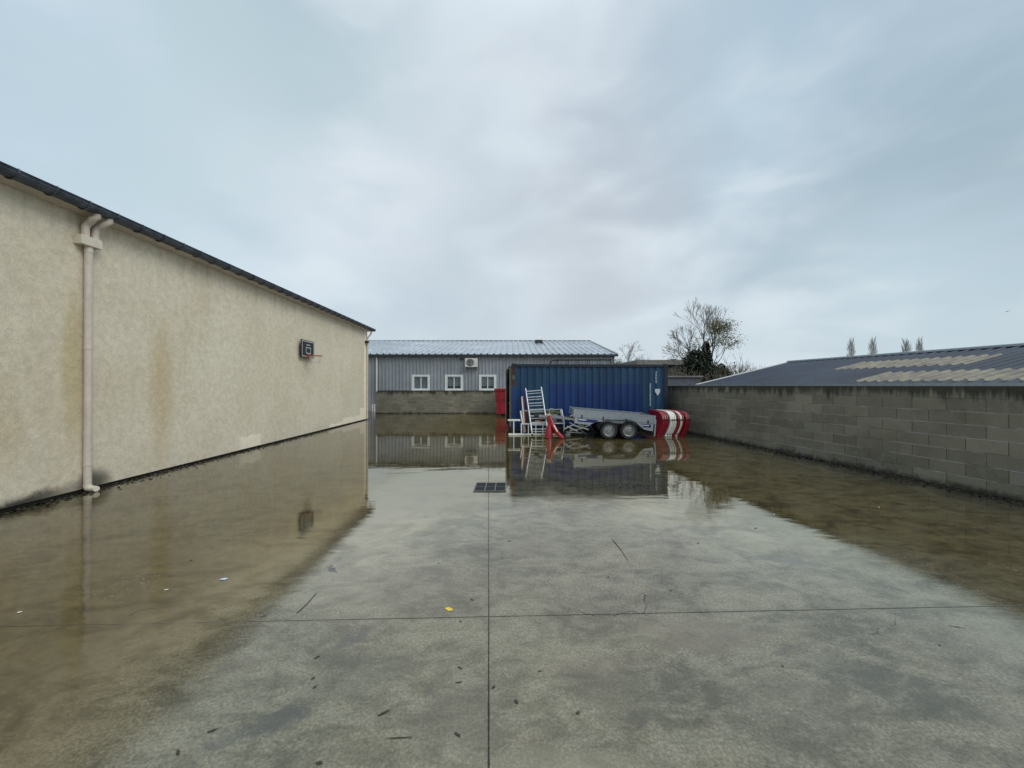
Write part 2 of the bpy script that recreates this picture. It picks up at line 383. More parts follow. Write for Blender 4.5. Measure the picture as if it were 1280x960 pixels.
def m_block(angle, x0, name, h=.21875, top=1.75, mortar=(.13, .125, .105)):
    """concrete blocks 50 x 22 cm, laid along a wall that runs at `angle` from +Y"""
    t = MT(name); sp = t.n('ShaderNodeSeparateXYZ'); t.l(t.map((1, 1, 1), (0, 0, angle)), sp.inputs[0])
    cb = t.n('ShaderNodeCombineXYZ'); t.l(sp.outputs[1], cb.inputs[0]); t.l(sp.outputs[2], cb.inputs[1])
    wv = t.noise(7, 3); 
    br = t.n('ShaderNodeTexBrick'); t.l(cb.outputs[0], br.inputs[0])
    br.inputs['Scale'].default_value = 1; br.inputs['Brick Width'].default_value = .5; br.inputs['Row Height'].default_value = h
    br.inputs['Mortar Size'].default_value = .007; br.inputs['Mortar Smooth'].default_value = .4
    br.inputs['Color1'].default_value = (.145, .132, .098, 1); br.inputs['Color2'].default_value = (.235, .216, .163, 1)
    br.inputs['Mortar'].default_value = (.085, .078, .06, 1); br.offset = .5
    n1 = t.noise(.7, 5, .6, .3); n2 = t.noise(5, 8, .72, .4); n3 = t.noise(90, 4, .7)
    col = t.mix(t.step(n1, .40, .66, 0, .6), br.outputs['Color'], (.11, .101, .07))
    col = t.mix(t.step(n2, .45, .7, 0, .5), col, (.225, .212, .168))
    col = t.mix(t.step(t.noise(1.6, 5, .6, .4, t.map(off=(3, 3, 8))), .58, .68, 0, .55), col, (.19, .185, .165))
    # pale lime bleeding from the bed joints
    row = t.math('PINGPONG', sp.outputs[2], h / 2)   # 0 on a bed joint
    bed = t.math('MULTIPLY', t.step(t.math('ADD', row, t.math('MULTIPLY', wv, .014)), .020, .006), t.step(t.noise(1.1, 5, .6, 0, t.map((1, 1, 1.8), off=(2, 9, 1))), .42, .54))
    bed = t.math('MULTIPLY', bed, t.step(sp.outputs[2], top - .25, top - .5, .35, 1.))
    col = t.mix(t.math('MULTIPLY', bed, .9), col, (.36, .355, .33))
    # black lichen and runs from the top edge
    st = t.noise(4.5, 6, .75, .2, t.map((1, 1, .12)))
    tz = t.math('ADD', sp.outputs[2], t.math('MULTIPLY', t.math('SUBTRACT', st, .5), 1.0))
    col = t.mix(t.step(tz, top - .27, top - .06, 0, .85), col, (.012, .011, .008))
    col = t.mix(t.step(t.math('ADD', sp.outputs[2], t.math('MULTIPLY', t.math('SUBTRACT', n2, .5), .35)), .12, .0, 0, .85), col, (.018, .018, .012))
    g = t.step(n3, .3, .7, .8, 1.2); col = t.mix(1., col, t.n_comb(g), 'MULTIPLY')
    hgt = t.math('ADD', t.math('MULTIPLY', br.outputs['Fac'], -1.5), t.math('MULTIPLY', n3, .5))
    nb = t.bump(t.math('ADD', hgt, t.math('MULTIPLY', n2, .5)), .7, .008)
    return t.set(col=col, rough=.8, normal=nb)

def m_container():
    t = MT('blue_container_paint'); sp = t.n('ShaderNodeSeparateXYZ'); t.l(t.pos(), sp.inputs[0]); x, y, z = sp.outputs
    n1 = t.noise(1.5, 6, .65, .3, t.map((1, 1, .3))); n2 = t.noise(9, 6, .7)
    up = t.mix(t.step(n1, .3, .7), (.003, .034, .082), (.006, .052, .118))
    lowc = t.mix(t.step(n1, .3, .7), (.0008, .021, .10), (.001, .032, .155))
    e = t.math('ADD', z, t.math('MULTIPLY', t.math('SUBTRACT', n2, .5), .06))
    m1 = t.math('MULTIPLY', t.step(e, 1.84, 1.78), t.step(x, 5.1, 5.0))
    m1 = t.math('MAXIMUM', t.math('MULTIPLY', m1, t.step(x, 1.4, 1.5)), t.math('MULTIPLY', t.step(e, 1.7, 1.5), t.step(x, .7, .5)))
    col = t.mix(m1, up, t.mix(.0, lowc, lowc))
    col = t.mix(t.step(t.math('ADD', n2, t.math('MULTIPLY', z, .04)), .66, .76, 0, .7), col, (.06, .035, .02))
    col = t.mix(t.step(t.noise(30, 3), .70, .76, 0, .5), col, (.15, .18, .2))
    nb = t.bump(n2, .12, .01)
    return t.set(col=col, rough=t.step(n1, .3, .7, .38, .6), normal=nb)

def m_ribbed(name, c, rough, metal, var=.15, spots=None):
    t = MT(name); n1 = t.noise(.5, 5, .6); n2 = t.noise(3, 6, .7, .2, t.map((1, 1, .3)))
    col = t.mix(t.step(n1, .3, .7), tuple(a * (1 - var) for a in c), tuple(a * (1 + var) for a in c))
    col = t.mix(t.step(n2, .5, .75, 0, .35), col, tuple(a * .6 for a in c))
    if spots: col = t.mix(t.step(t.noise(.7, 4, .6, 0, t.map((.5, 1.5, 1), off=(3, 3, 3))), .56, .64, 0, .8), col, spots)
    return t.set(col=col, rough=rough, metal=metal, spec=(.22 if 'dark_blue' in name else .5), normal=t.bump(n2, .1, .01))

M = {}
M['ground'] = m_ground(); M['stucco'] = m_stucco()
M['block'] = m_block(R(-7.69) * -1, 0, 'grey_concrete_blocks')
M['block_back'] = m_block(R(-90), 0, 'mossy_concrete_blocks', .2071, 1.45)
M['field'] = plain('rough_grass', (.05, .06, .03), .9, scale=.4, bscale=5)
M['cream_pipe'] = plain('pinkish_beige_plastic', (.56, .49, .42), .35, var=.08, dirt=(.44, .37, .30))
M['cream_pale'] = plain('pale_plastic', (.62, .57, .46), .35, var=.08)
M['patch'] = plain('pale_render_patch', (.80, .72, .57), .85, var=.06, bump=.5, bscale=60)
M['repair'] = plain('pale_crack_filler', (.66, .61, .455), .85, var=.05, bump=.5, bscale=60)
M['zinc'] = plain('dark_zinc', (.085, .098, .122), .35, .6, var=.35)
M['slate'] = plain('dark_roof_sheet', (.075, .080, .088), .7, var=.3)
M['gap'] = plain('dark_plinth', (.02, .019, .016), .9)
M['cladding'] = m_ribbed('grey_ribbed_cladding', (.30, .32, .345), .5, .0)
M['roof_light'] = m_ribbed('pale_ribbed_roof', (.40, .435, .48), .32, .35, .12, (.62, .66, .70))
M['trim_dark'] = plain('dark_trim', (.03, .034, .042), .5)
M['white'] = plain('white_window_paint', (.70, .72, .72), .4, var=.06)
M['glass'] = plain('dark_window_glass', (.035, .045, .045), .08, var=.2, bump=.02)
M['blind'] = plain('grey_blind', (.13, .15, .15), .7)
M['acgrey'] = plain('warm_white_casing', (.60, .59, .55), .45, var=.08)
M['acgrille'] = plain('grey_fan_grille', (.20, .20, .19), .5)
M['roof_right'] = m_ribbed('dark_blue_grey_roof', (.020, .033, .057), .5, .0, .3)
M['translucent'] = plain('weathered_translucent_sheet', (.155, .14, .10), .55, var=.45, scale=3, dirt=(.055, .056, .05))
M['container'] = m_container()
M['container_frame'] = plain('dark_navy_frame', (.004, .010, .024), .6, var=.4, dirt=(.05, .028, .016))
M['rust'] = plain('rust_brown', (.055, .022, .014), .8, var=.5)
M['door_grey'] = plain('weathered_grey_door', (.085, .095, .09), .6, var=.3, dirt=(.05, .03, .02))
M['door_bar'] = plain('worn_bar', (.25, .25, .23), .5, .3)
M['marking'] = plain('worn_white_marking', (.55, .58, .60), .6, var=.2, scale=20)
M['galv'] = plain('galvanised_steel', (.34, .37, .40), .38, .5, var=.09, scale=12)
M['alu'] = plain('bright_aluminium', (.62, .64, .65), .33, .45, var=.12, scale=12)
M['whitepaint'] = plain('chipped_white_paint', (.68, .69, .67), .45, var=.12, scale=12, dirt=(.35, .33, .3))
M['decal'] = plain('blue_decal', (.012, .022, .115), .35)
M['tyre'] = plain('black_rubber', (.012, .012, .013), .75)
M['black'] = plain('black_plastic', (.011, .012, .013), .5)
M['rim'] = plain('silver_wheel', (.27, .28, .29), .35, .5, var=.1)
M['redlens'] = plain('red_lens', (.35, .02, .01), .2)
M['redplastic'] = plain('red_plastic', (.25, .004, .012), .35, var=.3, scale=5, dirt=(.10, .006, .008))
M['redskip'] = plain('red_skip_paint', (.24, .004, .014), .4, var=.2, scale=2, dirt=(.13, .006, .008))
M['whiteplastic'] = plain('white_plastic', (.66, .66, .60), .35, var=.08, dirt=(.42, .4, .34))
M['bark'] = plain('wet_bark', (.060, .052, .042), .85, var=.35)
M['twig'] = plain('grey_brown_twigs', (.15, .128, .10), .85, var=.3, scale=1)
M['ivy'] = plain('dark_ivy', (.014, .023, .008), .5, var=.6, scale=2.5)
M['hedge'] = plain('olive_shrub_leaves', (.055, .070, .022), .6, var=.5, scale=2.5)
M['yleaf'] = plain('yellow_green_leaves', (.13, .13, .035), .6, var=.4, scale=2)
M['poplar'] = plain('poplar_twigs', (.36, .34, .33), .9, var=.2, scale=.3)
M['brick_dim'] = plain('dull_brown_wall', (.055, .050, .042), .8)
M['fascia'] = plain('weathered_fascia', (.20, .19, .175), .7)
M['shed'] = plain('slate_grey_sheet', (.10, .11, .125), .5)
M['deadleaf'] = plain('wet_dead_leaf', (.030, .023, .013), .5, var=.4, scale=30)
M['litter'] = plain('leaf_litter', (.026, .022, .014), .5, var=.6, scale=12)
M['yellow'] = plain('yellow_paper', (.72, .47, .06), .5, var=.15, scale=20)
M['paleblue'] = plain('pale_wrapper', (.55, .66, .78), .3, var=.2, scale=30)
M['ringred'] = plain('orange_red_steel', (.40, .07, .03), .4)
M['net'] = plain('white_net_cord', (.50, .50, .47), .8)
M['castiron'] = plain('cast_iron', (.018, .019, .02), .4, .3)
M['grateframe'] = plain('worn_steel_frame', (.13, .135, .13), .4, .4)
M['bird'] = plain('grey_plumage', (.05, .05, .055), .8)
M['orange_wood'] = plain('beige_board', (.42, .33, .22), .7)
M['greenbits'] = plain('green_scrap', (.10, .14, .045), .6)
M['mesh'] = plain('dark_mesh_panel', (.020, .022, .024), .6)

rnd = random.Random(7)

# ------------------------------------------------------------------ ground
g = MB().poly([(-900, -300, -.12), (900, -300, -.12), (900, 1600, -.12), (-900, 1600, -.12)]).build('ground', M['field']); tag(g, kind='structure')
y = MB()
nx, ny = 60, 60
for i in range(nx + 1):
    for j in range(ny + 1):
        X = -24 + 40 * i / nx; Y = -12 + 52 * j / ny
        y.v.append(Vector((X, Y, 0)))
for i in range(nx):
    for j in range(ny):
        a = i * (ny + 1) + j; y.f.append((a, a + ny + 1, a + ny + 2, a + 1))
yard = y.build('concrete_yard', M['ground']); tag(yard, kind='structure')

# ------------------------------------------------------------------ left building
def LX(Y): return -6.9 - .029 * Y
Y0, Y1 = -7.0, 20.0
lb = thing('warehouse', 'long cream rendered warehouse with dark gutter along the left side of the yard', 'building', (LX(6), 6, 0))
def strip(mb, Ya, Yb, za, zb, off, n=1, th=.0):
    """slab lying on the left wall face"""
    a = (LX(Ya) + off, Ya, za); b = (LX(Yb) + off, Yb, za)
    mb.prism([(LX(Ya), Ya, za), (LX(Yb), Yb, za), (LX(Yb), Yb, zb), (LX(Ya), Ya, zb)], (off, 0, 0)); return mb
WT = 4.60
MB().prism([(LX(Y0), Y0, .045), (LX(Y1), Y1, .045), (-19, Y1 + .3, .045), (-19, Y0, .045)], (0, 0, WT - .045)).build('wall', M['stucco'], lb)
MB().prism([(LX(Y0) - .04, Y0, -.05), (LX(Y1) - .04, Y1 - .04, -.05), (-18.9, Y1 + .2, -.05), (-18.9, Y0, -.05)], (0, 0, .10)).build('plinth', M['gap'], lb)
# roof with rolled edge of corrugated sheets showing above the gutter
rf = MB()
prof = [(t / 8, .026 * math.cos(2 * math.pi * t / 8)) for t in range(8)]
u = Vector((LX(Y1) - LX(Y0), Y1 - Y0 + .35, 0)); ul = u.length
vdir = Vector((-1, -.029, .22))
rf.sheet((LX(Y0) + .17, Y0, 4.665), u, vdir, (.2, 0, 1), ul, 6.5, prof, .23)
rfo = rf.build('roof', M['slate'], lb, True)
sm = rfo.modifiers.new('solid', 'SOLIDIFY'); sm.thickness = .02
# eave soffit board
MB().prism([(LX(Y0) + .002, Y0, 4.55), (LX(Y1) + .002, Y1 + .2, 4.55), (LX(Y1) + .17, Y1 + .2, 4.60), (LX(Y0) + .17, Y0, 4.60)], (0, 0, .025)).build('soffit', M['cream_pipe'], lb)
gt = MB(); K = 10; r = .102
gx0, gx1 = LX(Y0) + .245, LX(Y1) + .245; gz = 4.675
for (Ya, Yb) in ((Y0, Y1 + .32),):
    pa, pb = [], []
    for k in range(K + 1):
        a = math.pi + math.pi * k / K
        pa.append(Vector((gx0 + r * math.cos(a), Ya, gz + r * math.sin(a)))); pb.append(Vector((gx1 + r * math.cos(a), Yb, gz + r * math.sin(a))))
    for k in range(K): gt.poly([pa[k], pa[k + 1], pb[k + 1], pb[k]])
    gt.poly(pb)
go = gt.build('gutter', M['zinc'], lb, True); go.modifiers.new('s', 'SOLIDIFY').thickness = .006
Yk = Y0 + .3
ring = lambda Y: [(LX(Y) + .245 + (r + .012) * math.cos(math.pi + math.pi * k / 10), Y, gz + (r + .012) * math.sin(math.pi + math.pi * k / 10)) for k in range(11)]
while Yk < Y1 + .3:
    MB().tube([(LX(Yk) + .16, Yk, gz + .02)] + ring(Yk)[1:] + [(LX(Yk) + .345, Yk, gz + .015)], .014, 6).build('gutter_bracket', M['zinc'], go); Yk += .46
gbd = MB(); gbd.tube([(gx0 + r, Y0, gz + .004), (gx1 + r, Y1 + .32, gz + .004)], .011, 6); gbd.build('gutter_bead', M['zinc'], go)
def pipe_near(Yp):
    X = LX(Yp) + .07; dp = MB()
    dp.tube([(X, Yp, 4.08), (X, Yp, .10)], .052, 16)
    d = dp.build('downpipe', M['cream_pipe'], lb, True)
    MB().bb(X - .065, X + .075, Yp - .17, Yp + .15, 4.05, 4.20, .008).build('collector_box', M['cream_pale'], d)
    for (oy, ty) in ((-.05, -.03), (.10, .17)):
        MB().tube([(X, Yp + oy, 4.19), (X, Yp + oy, 4.36), (X + .02, Yp + oy + .01, 4.41), (X + .06, Yp + oy + (ty - oy) * .5, 4.44), (X + .13, Yp + ty - .03, 4.49), (X + .165, Yp + ty, 4.53), (X + .17, Yp + ty, 4.62)], .054, 14).build('elbow', M['cream_pipe'], d, True)
    for z in (3.95, 2.35, .42):
        MB().tube([(X, Yp, z), (X, Yp, z + .05)], .058, 16).build('pipe_collar', M['cream_pipe'], d, True)
    MB().tube([(X, Yp, .12), (X, Yp, .08), (X + .02, Yp, .055), (X + .08, Yp - .0, .045), (X + .17, Yp - .02, .05)], [.056, .057, .057, .05, .045], 14).build('pipe_shoe', M['cream_pale'], d, True)
pipe_near(6.42)
Xc = LX(Y1) + .06
d = MB().tube([(Xc, Y1 - .10, 4.12), (Xc, Y1 - .10, .06)], .045, 12).build('downpipe', M['cream_pipe'], lb, True)
MB().tube([(Xc, Y1 - .10, 4.10), (Xc + .02, Y1 - .08, 4.22), (Xc + .13, Y1 + .02, 4.40), (Xc + .16, Y1 + .04, 4.58)], .045, 10).build('elbow', M['cream_pipe'], d, True)
MB().bb(Xc - .05, Xc + .12, Y1 - .35, Y1 - .17, 3.92, 4.02, .01).build('wall_lamp', M['black'], lb)
MB().bb(LX(Y1) - .03, LX(Y1) + .012, Y1 - .45, Y1 + .012, .05, 4.58).build('corner_bead', M['patch'], lb)
# pale render repairs
def patch(Ya, Yb, zb, za=.05, off=.007, name='plaster_patch', mt='patch'):
    q = random.Random(int(Ya * 100)); pts = []
    for k in range(9): 
        Y = Ya + (Yb - Ya) * k / 8; pts.append((LX(Y), Y, za))
    for k in range(8, -1, -1):
        Y = Ya + (Yb - Ya) * k / 8; pts.append((LX(Y), Y, zb + q.uniform(-.035, .035)))
    MB().prism(pts, (off, 0, 0)).build(name, M[mt], lb)
patch(10.24, 11.15, .36); patch(15.6, 17.0, .17); patch(17.0, 19.0, .30, off=.006); patch(19.0, 19.92, .62)
def crackline(Yc, z0, z1, w):
    q = random.Random(int(Yc * 31)); n = 22; a, b = [], []
    for k in range(n + 1):
        z = z0 + (z1 - z0) * k / n; o = q.uniform(-.5, .5) * w; ww = w * q.uniform(.35, 1.1)
        a.append((LX(Yc) + .0, Yc + o - ww / 2, z)); b.append((LX(Yc), Yc + o + ww / 2, z))
    MB().prism(a + b[::-1], (.0045, 0, 0)).build('crack_repair', M['repair'], lb)
crackline(10.86, .36, 2.35, .045); crackline(11.74, .9, 4.5, .06); crackline(14.6, .3, 2.1, .06); crackline(16.0, .5, 2.6, .05); crackline(13.2, .2, 1.1, .05)

# basketball hoop
hb = thing('basketball_hoop', 'black basketball backboard with white outline and red ring fixed on the cream wall', 'basketball hoop', (LX(13.6), 13.6, 3.0))
bx = LX(13.6) + .10
ys0, ys1, z0b, z1b = 13.17, 14.07, 2.73, 3.33
def lx(Y): return LX(Y) - LX(13.6)
MB().prism([(bx + lx(ys0), ys0, z0b), (bx + lx(ys1), ys1, z0b), (bx + lx(ys1), ys1, z1b), (bx + lx(ys0), ys0, z1b)], (.035, 0, 0)).build('backboard', M['black'], hb)
mk = MB(); fx = bx + .036
def mline(a, b, c, d_, w=.02):
    # rectangle outline in y,z on the board face
    for (p, q, r_, s_) in ((a, b, c, c + w), (a, b, d_ - w, d_)): mk.prism([(fx + lx(p), p, r_), (fx + lx(q), q, r_), (fx + lx(q), q, s_), (fx + lx(p), p, s_)], (.002, 0, 0))
    for (p, q) in ((a, a + w), (b - w, b)): mk.prism([(fx + lx(p), p, c + w), (fx + lx(q), q, c + w), (fx + lx(q), q, d_ - w), (fx + lx(p), p, d_ - w)], (.002, 0, 0))
mline(ys0 + .03, ys1 - .03, z0b + .03, z1b - .03, .022); mline(13.47, 13.81, 2.87, 3.09, .024)
for k in range(5):
    yy = 13.47 + k * .06; mk.prism([(fx, yy, 3.165), (fx, yy + .035, 3.155), (fx, yy + .05, 3.185), (fx, yy + .012, 3.195)], (.002, 0, 0))
mk.build('board_marking', M['marking'], hb)
cx = bx + .30; ringp = [(cx + .21 * math.cos(a), 13.62 + .21 * math.sin(a), 2.80) for a in [2 * math.pi * k / 24 for k in range(25)]]
MB().tube(ringp, .012, 6, False).bar((fx, 13.56, 2.79), (cx - .19, 13.60, 2.79), .03, .02).bar((fx, 13.68, 2.79), (cx - .19, 13.64, 2.79), .03, .02).box((fx + .02, 13.62, 2.78), (.04, .18, .12)).build('ring', M['ringred'], hb)
nn = MB()
for k in range(12):
    a0 = 2 * math.pi * k / 12
    for s_ in (1, -1):
        nn.tube([(cx + (.205 - .03 * j) * math.cos(a0 + s_ * j * .26), 13.62 + (.205 - .03 * j) * math.sin(a0 + s_ * j * .26), 2.79 - .085 * j) for j in range(4)], .0035, 3, False)
nn.build('net', M['net'], hb)
for (yy, zb_) in ((13.4, 3.1), (13.8, 3.1), (13.6, 2.85)): MB().bar((LX(yy), yy, zb_), (bx, yy, zb_), .04).build('mounting_bracket', M['black'], hb)

# ------------------------------------------------------------------ right block wall
def RXw(Y): return 8.52 - .135 * Y
RZ = 1.742
rw = MB()
ang = math.atan(.135); dirw = Vector((-math.sin(ang), math.cos(ang), 0)); nw = Vector((math.cos(ang), math.sin(ang), 0))
Ys, Ye = -9, 19.5
a = Vector((RXw(Ys), Ys, 0)); b = Vector((RXw(Ye), Ye, 0))
rw.prism([a + Vector((0, 0, -.1)), b + Vector((0, 0, -.1)), b + nw * .2 + Vector((0, 0, -.1)), a + nw * .2 + Vector((0, 0, -.1))], (0, 0, RZ + .1))
ro = rw.build('block_wall', M['block']); tag(ro, 'long dark grey concrete block wall closing the right side of the yard', 'wall')

# ------------------------------------------------------------------ right low building
rb = thing('workshop', 'low building with dark ribbed roof and pale translucent panels behind the right block wall', 'building', (12, 10, 0))
Ec = Vector((8.17, 17.2, 1.765)); ud = Vector((math.sin(ang), -math.cos(ang), 0)); sdh = nw.copy()
rise = (2.82 - 1.765) / 4.67; vd = (sdh + Vector((0, 0, rise))).normalized(); nr = ud.cross(vd); nr = nr if nr.z > 0 else -nr
SLEN = math.hypot(4.67, 2.82 - 1.765); UL = 30
tp = [(0, 0), (.50, 0), (.62, .04), (.80, .04), (.92, 0)]
def rooft(u0, v0, ul, vl, lift, mt, name):
    o = Ec + ud * u0 + vd * v0 + nr * lift
    mb = MB(); mb.sheet(o, ud, vd, nr, ul, vl, tp, .26); return mb.build(name, M[mt], rb)
rooft(0, 0, UL, SLEN, 0, 'roof_right', 'roof_sheet')
Rg = Ec + vd * SLEN
vd2 = (sdh + Vector((0, 0, -rise))).normalized(); nr2 = ud.cross(vd2); nr2 = nr2 if nr2.z > 0 else -nr2
MB().sheet(Rg, ud, vd2, nr2, UL, SLEN, tp, .26).build('roof_sheet', M['roof_right'], rb)
MB().bar(Rg + Vector((0, 0, .03)) - ud * .03, Rg + ud * UL + Vector((0, 0, .03)), .34, .085, .02).build('ridge_cap', M['galv'], rb)
MB().bar(Ec + nr * .012 - ud * .03 , Rg + nr * .02 - ud * .03, .07, .07, up=nr).build('verge_trim', M['white'], rb)
MB().bar(Ec - sdh * .05 + Vector((0, 0, .0)), Ec + ud * UL - sdh * .05 + Vector((0, 0, .0)), .08, .085).build('eave_gutter', M['galv'], rb)
def rayroof(px, py):
    d = Vector(((px - 640) / F, 1, (HY - py) / F)); o = Vector((0, 0, H)); t = (Ec - o).dot(nr) / d.dot(nr)
    p = o + d * t - Ec; return p.dot(ud), p.dot(vd)
for quad in (((1038, 461.6), (1096.7, 449.1), (1205.6, 443.8), (1168.4, 454.5)), ((1087, 477), (1144.5, 463.7), (1280, 459.8), (1280, 475.7))):
    uv = [rayroof(*q) for q in quad]
    print('roof band uv', [(round(a, 2), round(b_, 2)) for a, b_ in uv])
def band(u0, u1, v0, v1): 
    u0 = round(u0 / .26) * .26
    rooft(u0, v0, u1 - u0, v1 - v0, .006, 'translucent', 'translucent_panel')
band(4.2, 7.8, 2.3, 3.5); band(6.6, 13.0, .35, 1.5)
# gable and side walls below
c0 = Ec + sdh * .25; c1 = Ec + sdh * 9.0
wl = MB().prism([c0.xy.to_3d() + Vector((0, 0, -.1)), c1.xy.to_3d() + Vector((0, 0, -.1)), c1.xy.to_3d() + Vector((0, 0, 1.75)), (Ec + sdh * 4.67).xy.to_3d() + Vector((0, 0, 2.74)), c0.xy.to_3d() + Vector((0, 0, 1.75))], ud * (UL - .2))
for i in range(len(wl.v)): wl.v[i] = wl.v[i] + ud * .12
wl.build('wall', M['fascia'], rb)

# ------------------------------------------------------------------ back block wall + grey building
bw = MB(); pts = [(-8.52, 24.3, -.1), (9, 24.3, -.1), (9, 24.3, 1.45), (-8.32, 24.3, 1.45), (-8.44, 24.3, 1.42), (-8.52, 24.3, 1.32)]
bw.prism(pts, (0, .2, 0)); tag(bw.build('block_wall', M['block_back']), 'low weathered block wall across the back below the grey building', 'wall')

gbld = thing('industrial_building', 'pale grey ribbed metal building with three small white windows behind the back wall', 'building', (0, 27, 0))
FY = 27.0; EZ = 3.86; xr = 7.13; xl = -16
cprof = [(0, 0), (.42, 0), (.50, .055), (.84, .055), (.92, 0)]
wins = [(514.8, 537.7), (556.3, 579), (598.8, 620.5)]
wz0, wz1 = 1.40, 2.50
wx = [((a - 640) / F * FY, (b - 640) / F * FY) for a, b in wins]
# cladding is cut round the windows
def clad(x0, x1, z0, z1): 
    k0 = math.floor(x0 / .24); mb = MB()
    P = []
    k = k0
    while k * .24 < x1:
        for (t_, d_) in cprof:
            x = (k + t_) * .24
            if x0 <= x <= x1: P.append((x, d_))
        k += 1
    P = [(x0, P[0][1])] + P + [(x1, P[-1][1])]
    return P
cm = MB()
def addclad(x0, x1, z0, z1):
    P = clad(x0, x1, z0, z1); b0 = len(cm.v)
    for (x, d_) in P: cm.v.append(Vector((x, FY - d_, z0))); cm.v.append(Vector((x, FY - d_, z1)))
    for i in range(len(P) - 1): cm.f.append((b0 + 2 * i, b0 + 2 * i + 2, b0 + 2 * i + 3, b0 + 2 * i + 1))
prev = xl
for (a, b_) in wx:
    addclad(prev, a + .05, 0, EZ); addclad(a + .05, b_ - .05, 0, wz0 + .05); addclad(a + .05, b_ - .05, wz1 - .05, EZ); prev = b_ - .05
addclad(prev, xr, 0, EZ)
cm.build('cladding', M['cladding'], gbld)
MB().prism([(xr - .01, FY + .0, 0), (xr - .01, 46, 0), (xr - .01, 46, EZ), (xr - .01, 36.4, 5.8), (xr - .01, FY, EZ)], (.02, 0, 0)).build('gable_wall', M['cladding'], gbld)
sl_ = Vector((0, 9.55, 2.02)); 
MB().sheet((xl, FY - .18, EZ + .05), (1, 0, 0), sl_, (0, -.2, 1), xr - xl + .15, sl_.length, [(0, 0), (.62, 0), (.70, .075), (.88, .075), (.96, 0)], .45).build('roof', M['roof_light'], gbld)
MB().sheet((xl, FY - .18 + 19.1, EZ + .05), (1, 0, 0), (0, -9.55, 2.02), (0, .2, 1), xr - xl + .15, sl_.length, [(0, 0), (.6, 0), (.72, .04), (.88, .04)], .333).build('roof', M['roof_light'], gbld)
MB().bb(xl, xr + .18, 36.2, 36.5, 5.92, 6.0).build('ridge_cap', M['cladding'], gbld)
MB().bar((xr + .12, FY - .2, EZ + .07), (xr + .12, FY + 9.4, EZ + 2.09), .12, .14).build('verge_trim', M['cladding'], gbld)
MB().bb(xl, xr + .2, FY - .32, FY - .17, EZ - .09, EZ + .05, .02).build('gutter', M['trim_dark'], gbld)
MB().bb(.0 + 2.05, 2.7, 34.2, 34.9, 5.5, 5.80, .02).build('roof_vent', M['trim_dark'], gbld)
for i, (a, b_) in enumerate(wx):
    fw = .17
    w = MB(); y0 = FY - .075; y1 = FY + .02
    w.bb(a, b_, y0, y1, wz1 - .12, wz1); w.bb(a, b_, y0, y1, wz0, wz0 + .15); w.bb(a, a + fw, y0, y1, wz0 + .15, wz1 - .12); w.bb(b_ - fw, b_, y0, y1, wz0 + .15, wz1 - .12)
    wo_ = w.build('window', M['white'], gbld)
    mid_ = (a + b_) / 2
    MB().bb(mid_ - .03, mid_ + .03, FY - .03, FY + .03, wz0 + .15, wz1 - .12).bb(a + fw, b_ - fw, FY - .02, FY + .03, wz1 - .17, wz1 - .12).build('window_frame', M['white'], wo_)
    MB().bb(a + fw, b_ - fw, FY + .03, FY + .04, wz0 + .15, wz1 - .12).build('pane', M['glass'], wo_)
    MB().bb(a + fw, b_ - fw, FY + .025, FY + .029, wz0 + (.15 if i == 0 else .32), wz1 - .17).build('blind', M['blind'], wo_)
    MB().bb(a - .04, b_ + .04, FY - .14, FY - .076, wz0 - .03, wz0 + .02).build('sill', M['white'], wo_)
dpx = at(470.8, 480, FY - .12).x
MB().tube([(dpx, FY - .12, EZ - .1), (dpx, FY - .12, 0)], .055, 10).build('downpipe', M['whiteplastic'], gbld, True)
ac = thing('air_conditioner', 'white air conditioning unit on brackets high on the grey metal building', 'air conditioner', at(589, 460, FY))
a0 = at(582, 460, FY).x; a1 = at(597.5, 460, FY).x
MB().bb(a0, a1, FY - .42, FY - .06, 3.02, 3.62, .02).build('casing', M['acgrey'], ac)
gr = MB(); cxa = a0 + .36
for k in range(5): gr.tube([(cxa + (.05 + .05 * k) * math.cos(q), FY - .43, 3.33 + (.05 + .05 * k) * math.sin(q)) for q in [2 * math.pi * j / 24 for j in range(25)]], .008, 5, False)
gr.lathe((cxa, FY - .421, 3.33), (0, -1, 0), [(.0, 0), (.26, 0), (.26, .004)], 24); gr.build('fan_grille', M['acgrille'], ac)
for xb_ in (a0 + .1, a1 - .1): MB().bar((xb_, FY - .4, 2.99), (xb_, FY - .03, 2.99), .04).bar((xb_, FY - .38, 2.98), (xb_, FY - .04, 2.75), .03).build('bracket', M['black'], ac)
MB().bb(a0 - .38, a0 - .1, FY - .16, FY - .04, 3.54, 3.66).build('flood_lamp', M['trim_dark'], gbld)
# two short white pipes at foot of the facade
for px in (465.6, 468.2):
    X = at(px, 510, 26.2).x
    tag(MB().tube([(X, 26.2, -.02), (X, 26.2, .42), (X + .02, 26.2, .47)], .05, 10).build('standpipe', M['whiteplastic'], None, True), 'short white pipe standing at the foot of the grey building beside the cream wall corner', 'pipe', 'short white pipes behind the corner')

